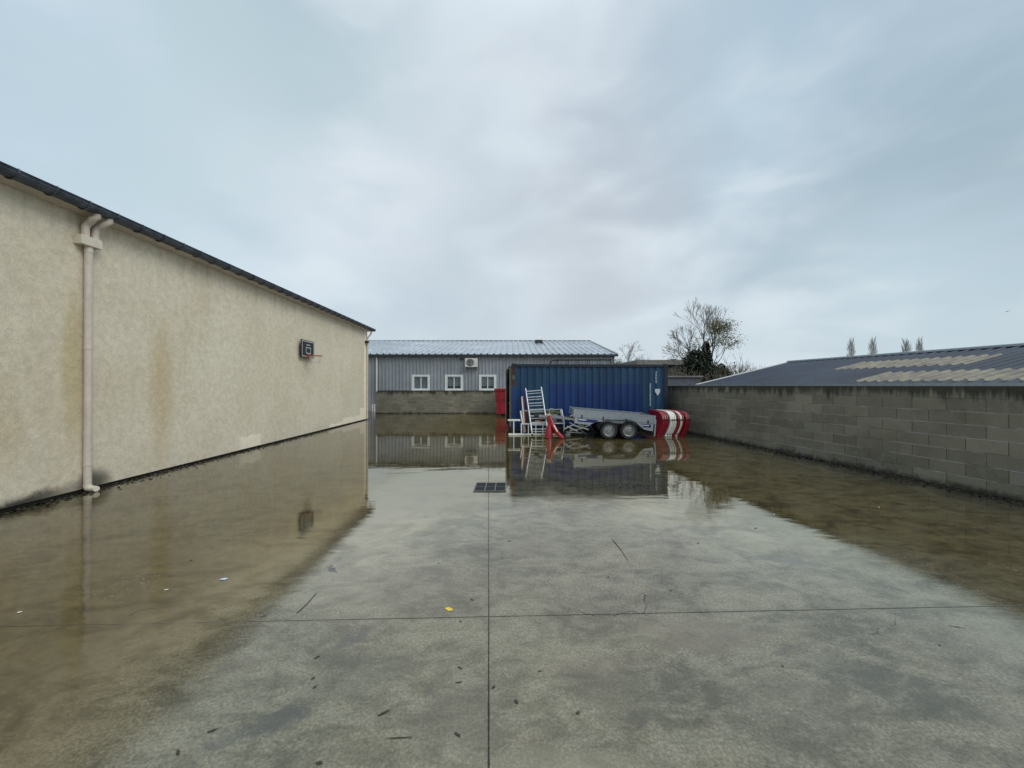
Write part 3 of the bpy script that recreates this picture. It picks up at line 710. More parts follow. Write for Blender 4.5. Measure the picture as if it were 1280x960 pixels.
# ------------------------------------------------------------------ red skip
sk = thing('skip_bin', 'red metal skip standing behind the left end of the blue container', 'skip', (.3, 22.8, 0))
p = [at(619.3, 520, 22.3).x, at(618, 485, 22.3).x]
MB().prism([(-.88, 22.3, .12), (1.35, 22.3, .12), (1.6, 22.3, 1.50), (-.98, 22.3, 1.42)], (0, 1.5, 0)).build('body', M['redskip'], sk)
MB().bb(-1.02, 1.65, 22.22, 23.88, 1.46, 1.58, .02).build('lid', M['redskip'], sk)
q = MB()
for x in (-.62, -.1, .45, 1.0): q.bb(x - .05, x + .05, 22.235, 22.302, .2, 1.42)
q.bb(-.93, 1.45, 22.225, 22.303, .95, 1.05); q.build('rib', M['redskip'], sk)
for x in (-.7, 1.1): MB().bb(x - .08, x + .08, 22.35, 23.7, -.01, .13).build('foot', M['black'], sk)
MB().tube([(-.86, 22.2, 1.2), (-.86, 22.32, 1.2)], .07, 14).build('lifting_lug', M['redplastic'], sk)

# ------------------------------------------------------------------ container (local, then rotated)
CT = thing('shipping_container', 'dark blue corrugated shipping container with rusty corner post across the back of the yard', 'shipping container')
Lc, Wc, Hc = 6.06, 2.44, 2.59
cm = MB(); cpf = [(0, 0), (.25, 0), (.39, .036), (.61, .036), (.75, 0)]
cm.sheet((.14, .028 + .0, .17), (1, 0, 0), (0, 0, 1), (0, 1, 0), Lc - .28, Hc - .30, cpf, .278)
sp_ = cm.build('side_panel', M['container'], CT, local=True)
MB().sheet((.14, Wc - .03, .17), (1, 0, 0), (0, 0, 1), (0, -1, 0), Lc - .28, Hc - .30, cpf, .278).build('side_panel', M['container'], CT, local=True)
MB().bb(.05, Lc - .05, .05, Wc - .05, Hc - .08, Hc - .03).build('roof', M['container_frame'], CT, local=True)
MB().bb(.05, Lc - .05, .05, Wc - .05, .10, .17).build('floor_panel', M['container_frame'], CT, local=True)
for yy in (.0, Wc - .10):
    MB().bb(.16, Lc - .16, yy, yy + .06, Hc - .13, Hc - .02, .008).build('top_rail', M['container_frame'], CT, local=True)
    MB().bb(.16, Lc - .16, yy, yy + .06, .02, .17, .008).build('bottom_rail', M['container_frame'], CT, local=True)
for (x, yy, mt) in ((0, 0, 'rustpost'), (Lc - .14, 0, 'container_frame'), (0, Wc - .14, 'door_grey'), (Lc - .14, Wc - .14, 'container_frame')):
    if mt == 'rustpost':
        MB().bb(x, x + .14, yy, yy + .14, 1.75, Hc - .12).build('corner_post', M['rust'], CT, local=True)['label'] = 'rust brown upper length of corner post'
        MB().bb(x, x + .14, yy, yy + .14, .12, 1.749).build('corner_post', M['container'], CT, local=True)
    else: MB().bb(x, x + .14, yy, yy + .14, .12, Hc - .12).build('corner_post', M[mt], CT, local=True)
    for z in (0, Hc - .118):
        MB().bb(x - .005, x + .165, yy - .006, yy + .160, z, z + .118, .012).build('corner_casting', M['container_frame'], CT, local=True)
def swing(o):
    Rz = Matrix.Translation((.0, Wc - .15, 0)) @ Matrix.Rotation(R(-9), 4, 'Z') @ Matrix.Translation((-.0, -(Wc - .15), 0))
    for x_ in [o] + list(o.children): x_.data.transform(Rz)
for (a_, b__) in ((.16, 1.20), (1.24, Wc - .16)):
    dr = MB().sheet((.03, a_, .16), (0, 1, 0), (0, 0, 1), (-1, 0, 0), b__ - a_, Hc - .30, [(0, 0), (.3, 0), (.42, -.03), (.6, -.03), (.72, 0)], .34).build('door', M['door_grey'], CT, local=True)
    for fr in (.22, .75):
        yb = a_ + (b__ - a_) * fr
        MB().tube([(-.02, yb, .12), (-.02, yb, Hc - .12)], .017, 8).build('locking_bar', M['door_bar'], dr, local=True)
        MB().bar((-.045, yb, 1.05), (-.045, yb + .3, 1.03), .03, .02).build('handle', M['door_bar'], dr, local=True)
swing(dr)
MB().sheet((Lc - .03, .14, .16), (0, 1, 0), (0, 0, 1), (1, 0, 0), Wc - .28, Hc - .30, [(0, 0), (.3, 0), (.42, -.03), (.6, -.03), (.72, 0)], .25).build('end_panel', M['container'], CT, local=True)
# worn white stencilled columns and a shield-shaped sticker
q = random.Random(3)
def column(x, z0, z1, w, ch):
    mb = MB(); z = z1
    while z > z0:
        h = ch * q.uniform(.7, 1.0)
        sh = q.choice([0, 1, 2])
        if sh == 0: mb.bb(x, x + w * .35, .016, .020, z - h, z); mb.bb(x + w * .65, x + w, .016, .020, z - h * .8, z)
        elif sh == 1: mb.bb(x, x + w, .016, .020, z - h * .3, z); mb.bb(x, x + w * .4, .016, .020, z - h, z - h * .31)
        else: mb.bb(x + w * .2, x + w, .016, .020, z - h * .35, z - h * .02); mb.bb(x, x + w * .8, .016, .020, z - h, z - h * .6)
        z -= ch * 1.15
    mb.build('stencil_marking', M['marking'], CT, local=True)
column(5.58, 1.85, 2.30, .055, .045); column(5.35, .98, 1.83, .05, .045)
MB().prism([(5.56, .018, 1.62), (5.76, .018, 1.62), (5.76, .018, 1.50), (5.70, .018, 1.42), (5.70, .018, 1.38), (5.63, .018, 1.38), (5.63, .018, 1.44), (5.56, .018, 1.50)], (0, -.003, 0)).build('sticker', M['marking'], CT, local=True)
MB().bb(.03, .11, -.004, .0, 1.98, 2.14).build('data_plate', M['door_grey'], CT, local=True)
CT.location = (-.01, 14.66, 0); CT.rotation_euler = (0, 0, R(3.6))

rk = thing('roof_rack', 'thin dark tubular rack lying on top of the blue container', 'rack', (2.7, 15.8, 2.575))
for Yr in (15.3, 15.75):
    MB().tube([at(687, 455, 15.8).xy.to_3d() * 0 + Vector((1.50, Yr, 2.575)), (1.56, Yr, 2.73), (1.72, Yr, 2.775), (3.9, Yr, 2.785), (4.0, Yr, 2.75), (4.04, Yr, 2.59)], .016, 8).build('side_tube', M['black'], rk, True)
cr = []
for k in range(6):
    x = 1.8 + k * .42
    MB().tube([(x, 15.3, 2.575), (x, 15.3, 2.77), (x, 15.75, 2.77), (x, 15.75, 2.59)], .013, 6).build('crossbar', M['black'], rk)

# ------------------------------------------------------------------ trailer (local: x along length, front of trailer at -x)
TR = thing('utility_trailer', 'galvanised twin axle trailer with blue side stripe in front of the container', 'trailer')
TL, TW = 2.60, 1.55
P = math.radians(4.6); Rp = Matrix.Rotation(P, 3, 'Y')      # nose (‑x) up
piv = Vector((0, 0, .42))
def pit(mb):
    for i in range(len(mb.v)): mb.v[i] = Rp @ (mb.v[i] - piv) + piv
    return mb
h0, h1, hb_ = .62, .86, .36
for s_, nm in ((-1, 'side_board'), (1, 'side_board')):
    yy = s_ * TW / 2
    mb = MB().bb(-TL / 2, TL / 2, yy - .015, yy + .015, h0, h1, .004)
    for z in (h1 - .012, h0 + .02): mb.bb(-TL / 2, TL / 2, yy - .026, yy + .026, z - .016, z + .016)
    for z in (h0 + .09, h0 + .15): mb.bb(-TL / 2 + .05, TL / 2 - .05, yy + s_ * .005, yy + s_ * .022, z - .012, z + .012)
    sb = pit(mb).build(nm, M['galv'], TR, local=True)
    for x in (-1.05, -.35, .4, 1.1): pit(MB().bb(x - .02, x + .02, yy + s_ * .02, yy + s_ * .036, h0 - .03, h0 + .08)).build('latch', M['black'], sb, local=True)
for x in (-TL / 2, TL / 2):
    pit(MB().bb(x - .015, x + .015, -TW / 2, TW / 2, h0, h1, .004)).build('end_board', M['galv'], TR, local=True)
for x in (-TL / 2, TL / 2):
    for s_ in (-1, 1): pit(MB().bb(x - .03, x + .03, s_ * TW / 2 - .03, s_ * TW / 2 + .03, h0 - .02, h1 + .015)).build('corner_post', M['galv'], TR, local=True)
pit(MB().bb(-TL / 2, TL / 2, -TW / 2, TW / 2, h0 - .03, h0 - .005)).build('deck', M['mesh'], TR, local=True)
# side frame: deep at both ends, cut away over the wheels
for s_ in (-1, 1):
    yy = s_ * (TW / 2 + .005)
    pl_ = [(-TL / 2 + .02, h0 - .01), (-TL / 2 + .02, hb_ + .05), (-.80, hb_ + .03), (-.52, h0 - .09), (.80, h0 - .09), (1.0, hb_ + .03), (TL / 2 - .02, hb_ + .0), (TL / 2 - .02, h0 - .01)]
    mb = MB().prism([(x, yy - .02, z) for x, z in pl_], (0, .04, 0))
    fr = pit(mb).build('side_frame', M['galv'], TR, local=True)
    ya = yy + s_ * .021
    for (xa, xb, cut) in ((-TL / 2 + .12, -.62, .12), (.86, TL / 2 - .10, -.10)):
        z0_, z1_ = h0 - .15, h0 - .045
        pts = [(xa, ya, z1_), (xb + (cut if cut > 0 else 0), ya, z1_), (xb, ya, z0_), (xa + (.10 if cut < 0 else 0), ya, z0_)]
        de = pit(MB().prism(pts, (0, s_ * .003, 0))).build('stripe_decal', M['decal'], fr, local=True)
    pit(MB().bb(-TL / 2 + .14, -TL / 2 + .40, min(ya + s_ * .003, ya + s_ * .005), max(ya + s_ * .003, ya + s_ * .005), h0 - .098, h0 - .066)).build('decal_mark', M['marking'], fr, local=True)
    pit(MB().bb(TL / 2 - .42, TL / 2 - .16, min(ya + s_ * .003, ya + s_ * .005), max(ya + s_ * .003, ya + s_ * .005), h0 - .10, h0 - .075)).build('decal_mark', M['marking'], fr, local=True)
    pit(MB().bb(.5, .62, min(yy + s_ * .02, yy + s_ * .03), max(yy + s_ * .02, yy + s_ * .03), h0 - .055, h0 - .015)).build('side_marker', M['redlens'], fr, local=True)
# tail light bar hanging at the rear
tb = pit(MB().bb(TL / 2 + .02, TL / 2 + .06, -TW / 2 - .04, TW / 2 + .04, .20, h0 + .12, .005)).build('light_bar', M['galv'], TR, local=True)
for s_ in (-1, 1): pit(MB().bb(TL / 2 + .06, TL / 2 + .10, s_ * .6 - .12, s_ * .6 + .12, .30, .40, .01)).build('tail_light', M['redlens'], tb, local=True)
ch = MB()
for yy in (-.45, .45): ch.bb(-TL / 2 + .1, TL / 2, yy - .03, yy + .03, h0 - .13, h0 - .03)
for x in (-.9, -.3, .3, .9): ch.bb(x - .03, x + .03, -TW / 2 + .03, TW / 2 - .03, h0 - .12, h0 - .04)
pit(ch).build('chassis', M['galv'], TR, local=True)
db = MB().bar((-TL / 2 + .3, -.5, h0 - .11), (-TL / 2 - 1.0, -.04, h0 - .13), .06, .07).bar((-TL / 2 + .3, .5, h0 - .11), (-TL / 2 - 1.0, .04, h0 - .13), .06, .07).bar((-TL / 2 - .85, 0, h0 - .13), (-TL / 2 - 1.15, 0, h0 - .13), .08, .08)
dbo = pit(db).build('drawbar', M['galv'], TR, local=True)
pit(MB().lathe((-TL / 2 - 1.32, 0, h0 - .13), (1, 0, 0), [(.0, 0), (.045, .02), (.05, .08), (.03, .2), (.0, .2)], 14).bar((-TL / 2 - 1.25, 0, h0 - .08), (-TL / 2 - 1.02, 0, h0 - .02), .03)).build('coupling', M['black'], dbo, local=True)
jt = pit(MB().tube([(-TL / 2 - .8, -.1, h0 + .15), (-TL / 2 - .8, -.1, h0 - .38)], .024, 10).bar((-TL / 2 - .8, -.1, h0 + .16), (-TL / 2 - .68, -.1, h0 + .16), .02)).build('jockey_leg', M['galv'], TR, local=True)
jw = MB().lathe((0, 0, 0), (0, 1, 0), [(.0, -.025), (.10, -.025), (.115, -.01), (.115, .01), (.10, .025), (.0, .025)], 20)
cpt = Rp @ (Vector((-TL / 2 - .8, -.1, h0 - .38)) - piv) + piv
jw.v = [v + Vector((cpt.x, cpt.y, .115)) for v in jw.v]
jw.bar((cpt.x, cpt.y - .04, .115), (cpt.x, cpt.y - .04, cpt.z + .05), .015).bar((cpt.x, cpt.y + .04, .115), (cpt.x, cpt.y + .04, cpt.z + .05), .015)
jw.build('jockey_wheel', M['tyre'], TR, local=True)
# wheels
def wheel(x, s_):
    yy = s_ * (TW / 2 + .075); c = Vector((x, yy, .282)); ax = (0, s_, 0)
    wh = MB().lathe(c, ax, [(.18, -.075), (.245, -.082), (.272, -.06), (.282, -.03), (.282, .03), (.272, .06), (.245, .080), (.195, .072), (.18, .05)], 40).build('wheel', M['tyre'], TR, True, True)
    rim = MB().lathe(c, ax, [(.196, .066), (.188, .072), (.176, .052), (.165, .030), (.150, .022), (.110, .034), (.078, .046), (.055, .046), (.05, .07), (.0, .072)], 40).build('rim', M['rim'], wh, True, True)
    for k in range(10):
        a = 2 * math.pi * k / 10; MB().lathe(c + Vector((math.cos(a) * .130, s_ * .028, math.sin(a) * .130)), ax, [(.0, .002), (.014, .002), (.016, -.004)], 10).build('wheel_hole', M['black'], wh, local=True)
    for k in range(4):
        a = 2 * math.pi * k / 4 + .4; MB().lathe(c + Vector((math.cos(a) * .065, s_ * .048, math.sin(a) * .065)), ax, [(.010, 0), (.008, .008), (0, .009)], 8).build('wheel_bolt', M['black'], wh, local=True)
    MB().tube([(x, s_ * .2, .285), (x, s_ * (TW / 2), .285)], .03, 8).build('axle', M['black'], TR, local=True)
for x in (-.17, .47):
    for s_ in (-1, 1): wheel(x, s_)
for s_ in (-1, 1):
    mg = MB(); yi = s_ * (TW / 2 + .0); pts = []
    for k in range(0, 9): a = R(176 - 86 * k / 8); pts.append((-.17 + .335 * math.cos(a), .285 + .335 * math.sin(a)))
    for k in range(0, 9): a = R(90 - 86 * k / 8); pts.append((.47 + .335 * math.cos(a), .285 + .335 * math.sin(a)))
    for i in range(len(pts) - 1):
        (xa, za), (xb, zb) = pts[i], pts[i + 1]
        mg.prism([(xa, 0, za), (xb, 0, zb), (xb, 0, zb + .012), (xa, 0, za + .012)], (0, .20 * s_, 0))
    for i in range(len(mg.v)): mg.v[i] = mg.v[i] + Vector((0, yi, 0))
    mgo = mg.build('mudguard', M['black'], TR, local=True)
TR.location = (3.38, 13.55, 0); TR.rotation_euler = (0, 0, R(-3.2))

# ------------------------------------------------------------------ stacked plastic barriers
def bulge(z): return .20 * math.sin(min(1, z / .95) * math.pi * .80)
def barrier(name, mt):
    t = bpy.data.objects.new(name, None); COL.objects.link(t)
    th = .072; mb = MB(); nz = 16; nyy = 10
    def front(z): 
        h = .86; r_ = .24
        if z < h - r_: return 0.0 - .03 * math.sin(z / h * 3.1)
        k = (z - (h - r_)) / r_; return r_ * 1.6 * (1 - math.sqrt(max(0, 1 - k * k)))
    g_ = []
    for i in range(nz + 1):
        z = .86 * (i / nz) if i < nz else .86
        if i >= 12: z = .62 + .24 * math.sin((i - 12) / 4 * math.pi / 2)
        else: z = .62 * i / 12
        row = []
        for j in range(nyy + 1):
            y0 = front(z); yy = y0 + (1.15 - y0) * j / nyy; row.append(Vector((bulge(z), yy, z)))
        g_.append(row)
    b0 = len(mb.v)
    for side in (0, 1):
        for row in g_:
            for v in row: mb.v.append(v + Vector((side * th, 0, 0)))
    n1_ = (nyy + 1); NN = (nz + 1) * n1_
    for i in range(nz):
        for j in range(nyy):
            a = i * n1_ + j; mb.f.append((a, a + 1, a + n1_ + 1, a + n1_)); mb.f.append((NN + a, NN + a + n1_, NN + a + n1_ + 1, NN + a + 1))
    for i in range(nz):
        for j in (0, nyy): a = i * n1_ + j; mb.f.append((a, a + n1_, NN + a + n1_, NN + a))
    for j in range(nyy):
        for i in (0, nz): a = i * n1_ + j; mb.f.append((a, a + 1, NN + a + 1, NN + a))
    bo = mb.build('shell', M[mt], t, True, True)
    bv = bo.modifiers.new('b', 'BEVEL'); bv.width = .018; bv.segments = 3; bv.limit_method = 'ANGLE'; bv.angle_limit = R(50)
    # socket holes, lug and feet
    MB().bb(bulge(.56) + .02, bulge(.56) + .07, -.035, -.012, .545, .60).build('socket', M['black'], t, local=True)
    MB().bb(bulge(.10) + .03, bulge(.10) + .06, -.028, -.002, .08, .11).build('lug', M['black'], t, local=True)
    MB().bb(.01, .08, -.03, .10, 0, .05, .012).build('foot', M[mt], t, local=True)
    return t
pr = barrier('plastic_barrier', 'redplastic'); pw = barrier('plastic_barrier', 'whiteplastic')
seq = 'rrrwwwrwrrr'; labs = {
 -1: 'red plastic barrier at the left end of the stack, touching the trailer tail', 0: 'second red plastic barrier from the left end of the stack', 1: 'third red plastic barrier from the left, against the first white one',
 2: 'leftmost white plastic barrier of the trio in the stack', 3: 'middle white plastic barrier of the trio in the stack', 4: 'rightmost white plastic barrier of the trio in the stack',
 5: 'single red plastic barrier sandwiched between white ones', 6: 'lone white plastic barrier near the right of the stack',
 7: 'red plastic barrier just right of the lone white one', 8: 'red plastic barrier second from the wall end of the stack', 9: 'red plastic barrier at the right end nearest the block wall'}
first = {'r': pr, 'w': pw}; used = set()
for i, ch_ in enumerate(seq):
    o = first[ch_]
    if ch_ in used: o = dup(o)
    used.add(ch_)
    o.location = (4.94 + i * .0895, 13.28 + .03 * ((i * 7) % 3 - 1), 0); o.rotation_euler = (0, 0, R(2 + (i * 5) % 3))
    tag(o, labs[i - 1], 'traffic barrier', 'stacked red and white plastic barriers')

# ------------------------------------------------------------------ ladder, frames, heap
ld = thing('ladder', 'aluminium double extension ladder leaning on the blue container', 'ladder', (.97, 13.4, 0))
def lerp(a, b, t): return Vector(a) * (1 - t) + Vector(b) * t
bL, bR = Vector((.70, 13.42, .02)), Vector((1.25, 13.42, .02)); tL, tR = Vector((.50, 14.45, 1.64)), Vector((1.08, 14.45, 1.69))
for (a, b_) in ((bL, tL), (bR, tR)):
    MB().bar(a, b_, .028, .075, .003).build('rail', M['alu'], ld)
    off = Vector((0, -.06, .03)); a2 = lerp(a, b_, .06) + off; b2 = lerp(a, b_, .97) + off
    MB().bar(a2, b2, .028, .06, .003).build('rail', M['alu'], ld)
for k in range(7):
    t_ = .08 + k * .133
    MB().bar(lerp(bL, tL, t_), lerp(bR, tR, t_), .028, .028, .003).build('rung', M['alu'], ld)
    off = Vector((0, -.06, .03 + .065))
    MB().bar(lerp(bL, tL, t_) + off, lerp(bR, tR, t_) + off, .028, .028, .003).build('rung', M['alu'], ld)
for a in (bL, bR): MB().box(a + Vector((0, 0, .03)), (.05, .10, .07), None, .006).build('rubber_foot', M['black'], ld)

fr = thing('guard_rail', 'white painted steel guard frame standing on the wet concrete in front of the ladder foot', 'metal frame', (.9, 13.72, 0))
yb = 13.72
def X_(px, Y=yb): return (px - 640) / F * Y
MB().bar((X_(635.6), yb, .03), (X_(713), yb, .03), .045, .05, .004).build('bottom_rail', M['whitepaint'], fr)
MB().bar((X_(634.7), yb, .53), (X_(650.5), yb, .53), .05, .06, .004).build('top_rail', M['whitepaint'], fr)
MB().bar((X_(651), yb, .40), (X_(706), yb + .0, .42), .03, .03).build('top_rail', M['whitepaint'], fr)
for px, z in ((642.2, .50), (651.7, .39), (660.5, .39), (669.8, .39), (678.5, .39), (705, .41)):
    MB().bar((X_(px), yb, .055), (X_(px), yb, z), .035, .035).build('post', M['whitepaint'], fr)

cg = thing('steel_crate', 'open galvanised frame with dark mesh base resting behind the white guard frame', 'metal frame', (1.0, 14.1, 0))
c = [(.30, 13.95, .84), (1.78, 13.95, .90), (1.86, 13.82, .42), (.38, 13.82, .36)]
cb_ = [(.34, 14.45, .80), (1.80, 14.45, .86), (1.88, 14.45, .42), (.42, 14.45, .36)]
for qd in (c, cb_):
    for i in range(4): MB().bar(qd[i], qd[(i + 1) % 4], .03, .03).build('tube', M['galv'] if i % 2 == 0 else M['whitepaint'], cg)
for i in range(4): MB().bar(c[i], cb_[i], .025, .025).build('tube', M['galv'], cg)
MB().prism([cb_[0], cb_[1], cb_[2], cb_[3]], (0, .01, 0)).build('back_panel', M['mesh'], cg)
MB().prism([c[3], c[2], cb_[2], cb_[3]], (0, 0, .01)).build('base_panel', M['mesh'], cg)
for (x, z) in ((.40, .36), (1.86, .42)):
    MB().bar((x, 13.83, 0), (x, 13.83, z), .03, .03).build('leg', M['galv'], cg); MB().bar((x + .02, 14.44, 0), (x + .02, 14.44, z), .03, .03).build('leg', M['galv'], cg)

bd = thing('barrier_board', 'narrow red board with white edge propped upright left of the ladder', 'board', (.45, 14.45, 0))
MB().bar((.53, 14.35, .0), (.42, 14.55, 1.36), .09, .05, .01).build('panel', M['redplastic'], bd)
MB().bar((.48, 14.32, .02), (.37, 14.52, 1.34), .018, .06, .005).build('edge_strip', M['whiteplastic'], bd)
tag(MB().bar((1.00, 14.28, .375), (1.30, 14.30, .80), .16, .04, .006).build('barrier_board', M['redplastic']), 'short red board lying inside the galvanised frame behind the ladder', 'board')
tag(MB().box((.94, 14.35, .95 - .565 + .03), (.16, .12, .08), None, .008).build('wood_block', M['orange_wood']), 'small beige wood block seen between the ladder rungs', 'wood block')

rs = thing('sign_stand', 'red plastic stand with two splayed legs and a white reflector on the wet concrete', 'sign stand', (1.42, 12.9, 0))
def leg(pts, rr):
    return MB().tube(pts, rr, 10)
top = Vector((1.24, 13.05, .72))
l1 = leg([top, (1.25, 12.98, .42), (1.23, 12.93, .15), (1.21, 12.92, .0)], [.05, .075, .13, .155]); l1o = l1.build('leg', M['redplastic'], rs, True)
l2 = leg([top + Vector((.02, 0, 0)), (1.34, 12.96, .46), (1.48, 12.85, .20), (1.64, 12.76, .055)], [.055, .085, .085, .055]); l2o = l2.build('leg', M['redplastic'], rs, True)
MB().bar((1.385, 12.85, .44), (1.49, 12.76, .235), .045, .03, .006).build('reflector', M['whiteplastic'], l2o)
MB().tube([(1.62, 12.76, .045), (1.70, 12.74, .04)], [.05, .045], 10).build('foot_cap', M['redplastic'], l2o)
MB().bar((1.30, 12.95, .30), (1.38, 12.93, .30), .05, .18, .01).build('web', M['redplastic'], rs)
MB().box(top + Vector((-.01, 0, .045)), (.17, .12, .07), None, .02).build('cap', M['orange_wood'], rs)

q = random.Random(11)
tubes = [(713, 520, 726, 517), (713, 524, 724, 521), (716, 519, 724, 524), (712, 528, 724, 535), (716, 525, 730, 533), (722, 529, 734, 536), (709, 533, 722, 539), (712, 538, 726, 536),
         (708, 540, 728, 541), (720, 533, 737, 529), (716, 531, 736, 537), (724, 536, 738, 531), (706, 536, 718, 530), (727, 538, 733, 545)]
for i, (x0, y0_, x1, y1_) in enumerate(tubes):
    Y = 13.2 + (i % 5) * .09; a = at(x0, y0_, Y); b_ = at(x1, y1_, Y + q.uniform(-.1, .25)); a.z = max(a.z, .03); b_.z = max(b_.z, .03)
    tag(MB().bar(a, b_, .034, .036, .003).build('steel_bar', M['alu'] if i % 3 else M['whitepaint']), 'galvanised steel bar lying criss-cross in the heap left of the trailer', 'metal bar', 'galvanised bars in the heap')
# low heap of dark fittings beneath
hp = MB()
for k in range(46):
    c_ = Vector((q.uniform(1.55, 2.75), q.uniform(13.7, 14.5), 0)); hh = q.uniform(.05, .30); 
    e = Matrix.Rotation(q.uniform(0, 3), 3, 'Z') @ Matrix.Rotation(q.uniform(-.5, .5), 3, 'X')
    hp.box(c_ + Vector((0, 0, hh * .5)), (q.uniform(.05, .4), q.uniform(.04, .09), hh), e, .005)
tag(hp.build('scrap_heap', M['mesh']), 'jumbled heap of dark metal fittings under the steel bars', 'scrap heap', kind='stuff')
bk = thing('bucket', 'small grey bucket stuffed with green scraps right of the ladder', 'bucket', (1.55, 14.0, .42))
MB().lathe((1.50, 14.05, .42), (0, 0, 1), [(.0, 0), (.13, .0), (.17, .30), (.155, .30), (.12, .02)], 24).build('pail', M['galv'], bk, True)
sc_ = MB()
for k in range(70):
    c_ = Vector((1.50 + q.gauss(0, .09), 14.05 + q.gauss(0, .07), .74 + abs(q.gauss(0, .06)))); a = Vector((q.uniform(-1, 1), q.uniform(-1, 1), q.uniform(-1, 1))).normalized() * .05; b_ = a.orthogonal().normalized() * .025
    sc_.poly([c_ - a, c_ + b_, c_ + a, c_ - b_])
sc_.build('scraps', M['greenbits'], bk)

# ------------------------------------------------------------------ drain grate, litter
dg = thing('drain_grate', 'square black cast iron drain grate set in the concrete yard', 'drain grate', (-.37, 6.67, 0))
def gq(px, py): Y = H * F / (py - HY); return Vector(((px - 640) / F * Y, Y, 0))
gx0_, gx1_, gy0, gy1 = -.62, -.115, 6.42, 6.94
MB().bb(gx0_, gx1_, gy0, gy1, .001, .006).build('sump', M['castiron'], dg)
f_ = MB(); w = .018
f_.bb(gx0_ - w, gx0_, gy0 - w, gy1 + w, .001, .016); f_.bb(gx1_, gx1_ + w, gy0 - w, gy1 + w, .001, .016); f_.bb(gx0_, gx1_, gy0 - w, gy0, .001, .016); f_.bb(gx0_, gx1_, gy1, gy1 + w, .001, .016)
f_.build('frame', M['grateframe'], dg)
for k in range(1, 3): x = gx0_ + (gx1_ - gx0_) * k / 3; MB().bb(x - .008, x + .008, gy0, gy1, .006, .017).build('divider', M['grateframe'], dg)
MB().bb(gx0_, gx1_, (gy0 + gy1) / 2 - .007, (gy0 + gy1) / 2 + .007, .006, .015).build('divider', M['grateframe'], dg)
br_ = MB()
for k in range(17): yy = gy0 + .02 + k * .029; br_.bb(gx0_ + .004, gx1_ - .004, yy, yy + .012, .006, .0135)
br_.build('grate_bars', M['castiron'], dg)

def flake(px, py, lw, ll, rot, mt, name, label, cat, group=None, curl=.002):
    p_ = gq(px, py); q = random.Random(int(px * 13 + py)); mb = MB(); n = 9; R_ = Matrix.Rotation(rot, 3, 'Z'); top_ = []; 
    cx_ = []
    for k in range(n):
        a = 2 * math.pi * k / n; rr = q.uniform(.7, 1.1)
        cx_.append(R_ @ Vector((ll / 2 * rr * math.cos(a), lw / 2 * rr * math.sin(a), .003 + curl * abs(math.cos(a)) * q.uniform(.2, 1.2))))
    b0 = 0; mb.v = [p_ + Vector((0, 0, .003))] + [p_ + v for v in cx_]
    for k in range(n): mb.f.append((0, 1 + k, 1 + (k + 1) % n))
    o = mb.build(name, M[mt]); md = o.modifiers.new('s', 'SOLIDIFY'); md.thickness = .001; md.offset = 1
    return tag(o, label, cat, group)
lvs = [(267, 912, .02, .05, .5), (224, 939, .025, .035, -.7), (392, 847, .02, .03, .8), (394, 858, .02, .03, .9), (397, 821, .02, .04, .9), (574, 852, .012, .05, .2), (575, 834, .01, .05, -.6),
       (617, 858, .018, .035, 1.0), (645, 876, .03, .04, -1.0), (572, 917, .022, .045, -.5), (480, 890, .022, .07, .6), (590, 749, .02, .035, -.7), (575.5, 776, .018, .025, -.4), (548, 704, .012, .03, 1.4),
       (637, 676, .02, .05, 0), (760, 721, .02, .03, .9), (838, 738, .015, .03, 0), (598, 1000, .03, .05, 0), (675, 838, .01, .03, .1), (400, 952, .02, .04, .1), (722, 890, .02, .03, .4), (500, 921, .008, .16, .05),
       (330, 770, .012, .05, .8), (1194, 783, .01, .09, -.4), (1173, 806, .015, .02, .3), (977, 832, .015, .02, .1), (944, 660, .03, .05, .1), (872, 679, .03, .03, .4), (1020, 645, .03, .04, 0), (240, 700, .02, .03, .2), (690, 655, .03, .05, .1), (520, 655, .03, .06, .2), (180, 820, .02, .04, .3), (158, 760, .02, .05, .9), (880, 905, .02, .03, 1.2), (1002, 870, .02, .03, .6), (1090, 925, .02, .035, .2)]
for (px, py, w_, l_, r_) in lvs[:30]:
    if py > 975: continue
    flake(px, py, w_ * .7, l_ * .95, r_, 'deadleaf', 'dead_leaf', 'small dark dead leaf lying flat on the wet concrete', 'leaf', 'dead leaves scattered on the yard')
flake(562, 761, .045, .085, -.5, 'yellow', 'paper_scrap', 'small yellow paper scrap on the concrete near the joint crossing', 'paper scrap', None, .002)
flake(280, 724, .035, .075, .4, 'paleblue', 'wrapper', 'pale blue and white wrapper on the brown wet concrete at left', 'wrapper', None, .012)
for (px, py) in ((209, 737), (1098, 634), (967, 643), (26, 765)): flake(px, py, .02, .035, .3, 'whiteplastic', 'plastic_chip', 'tiny white plastic chip on the wet concrete', 'plastic chip', 'white plastic chips on the yard')
def twig(p0, p1, r_=.003):
    a, b_ = gq(*p0), gq(*p1); a.z = b_.z = r_ * .8; m_ = (a + b_) / 2 + Vector((.01, .0, .004)); 
    return MB().tube([a, m_, b_], [r_, r_ * .9, r_ * .6], 5).build('twig', M['bark'], None, True)
tag(twig((765, 674), (785, 701), .0032), 'thin straight twig on the pale concrete right of the long joint', 'twig')
tag(twig((372, 766), (396, 741), .0035), 'thin straight twig across the edge of the brown reflection at left', 'twig')
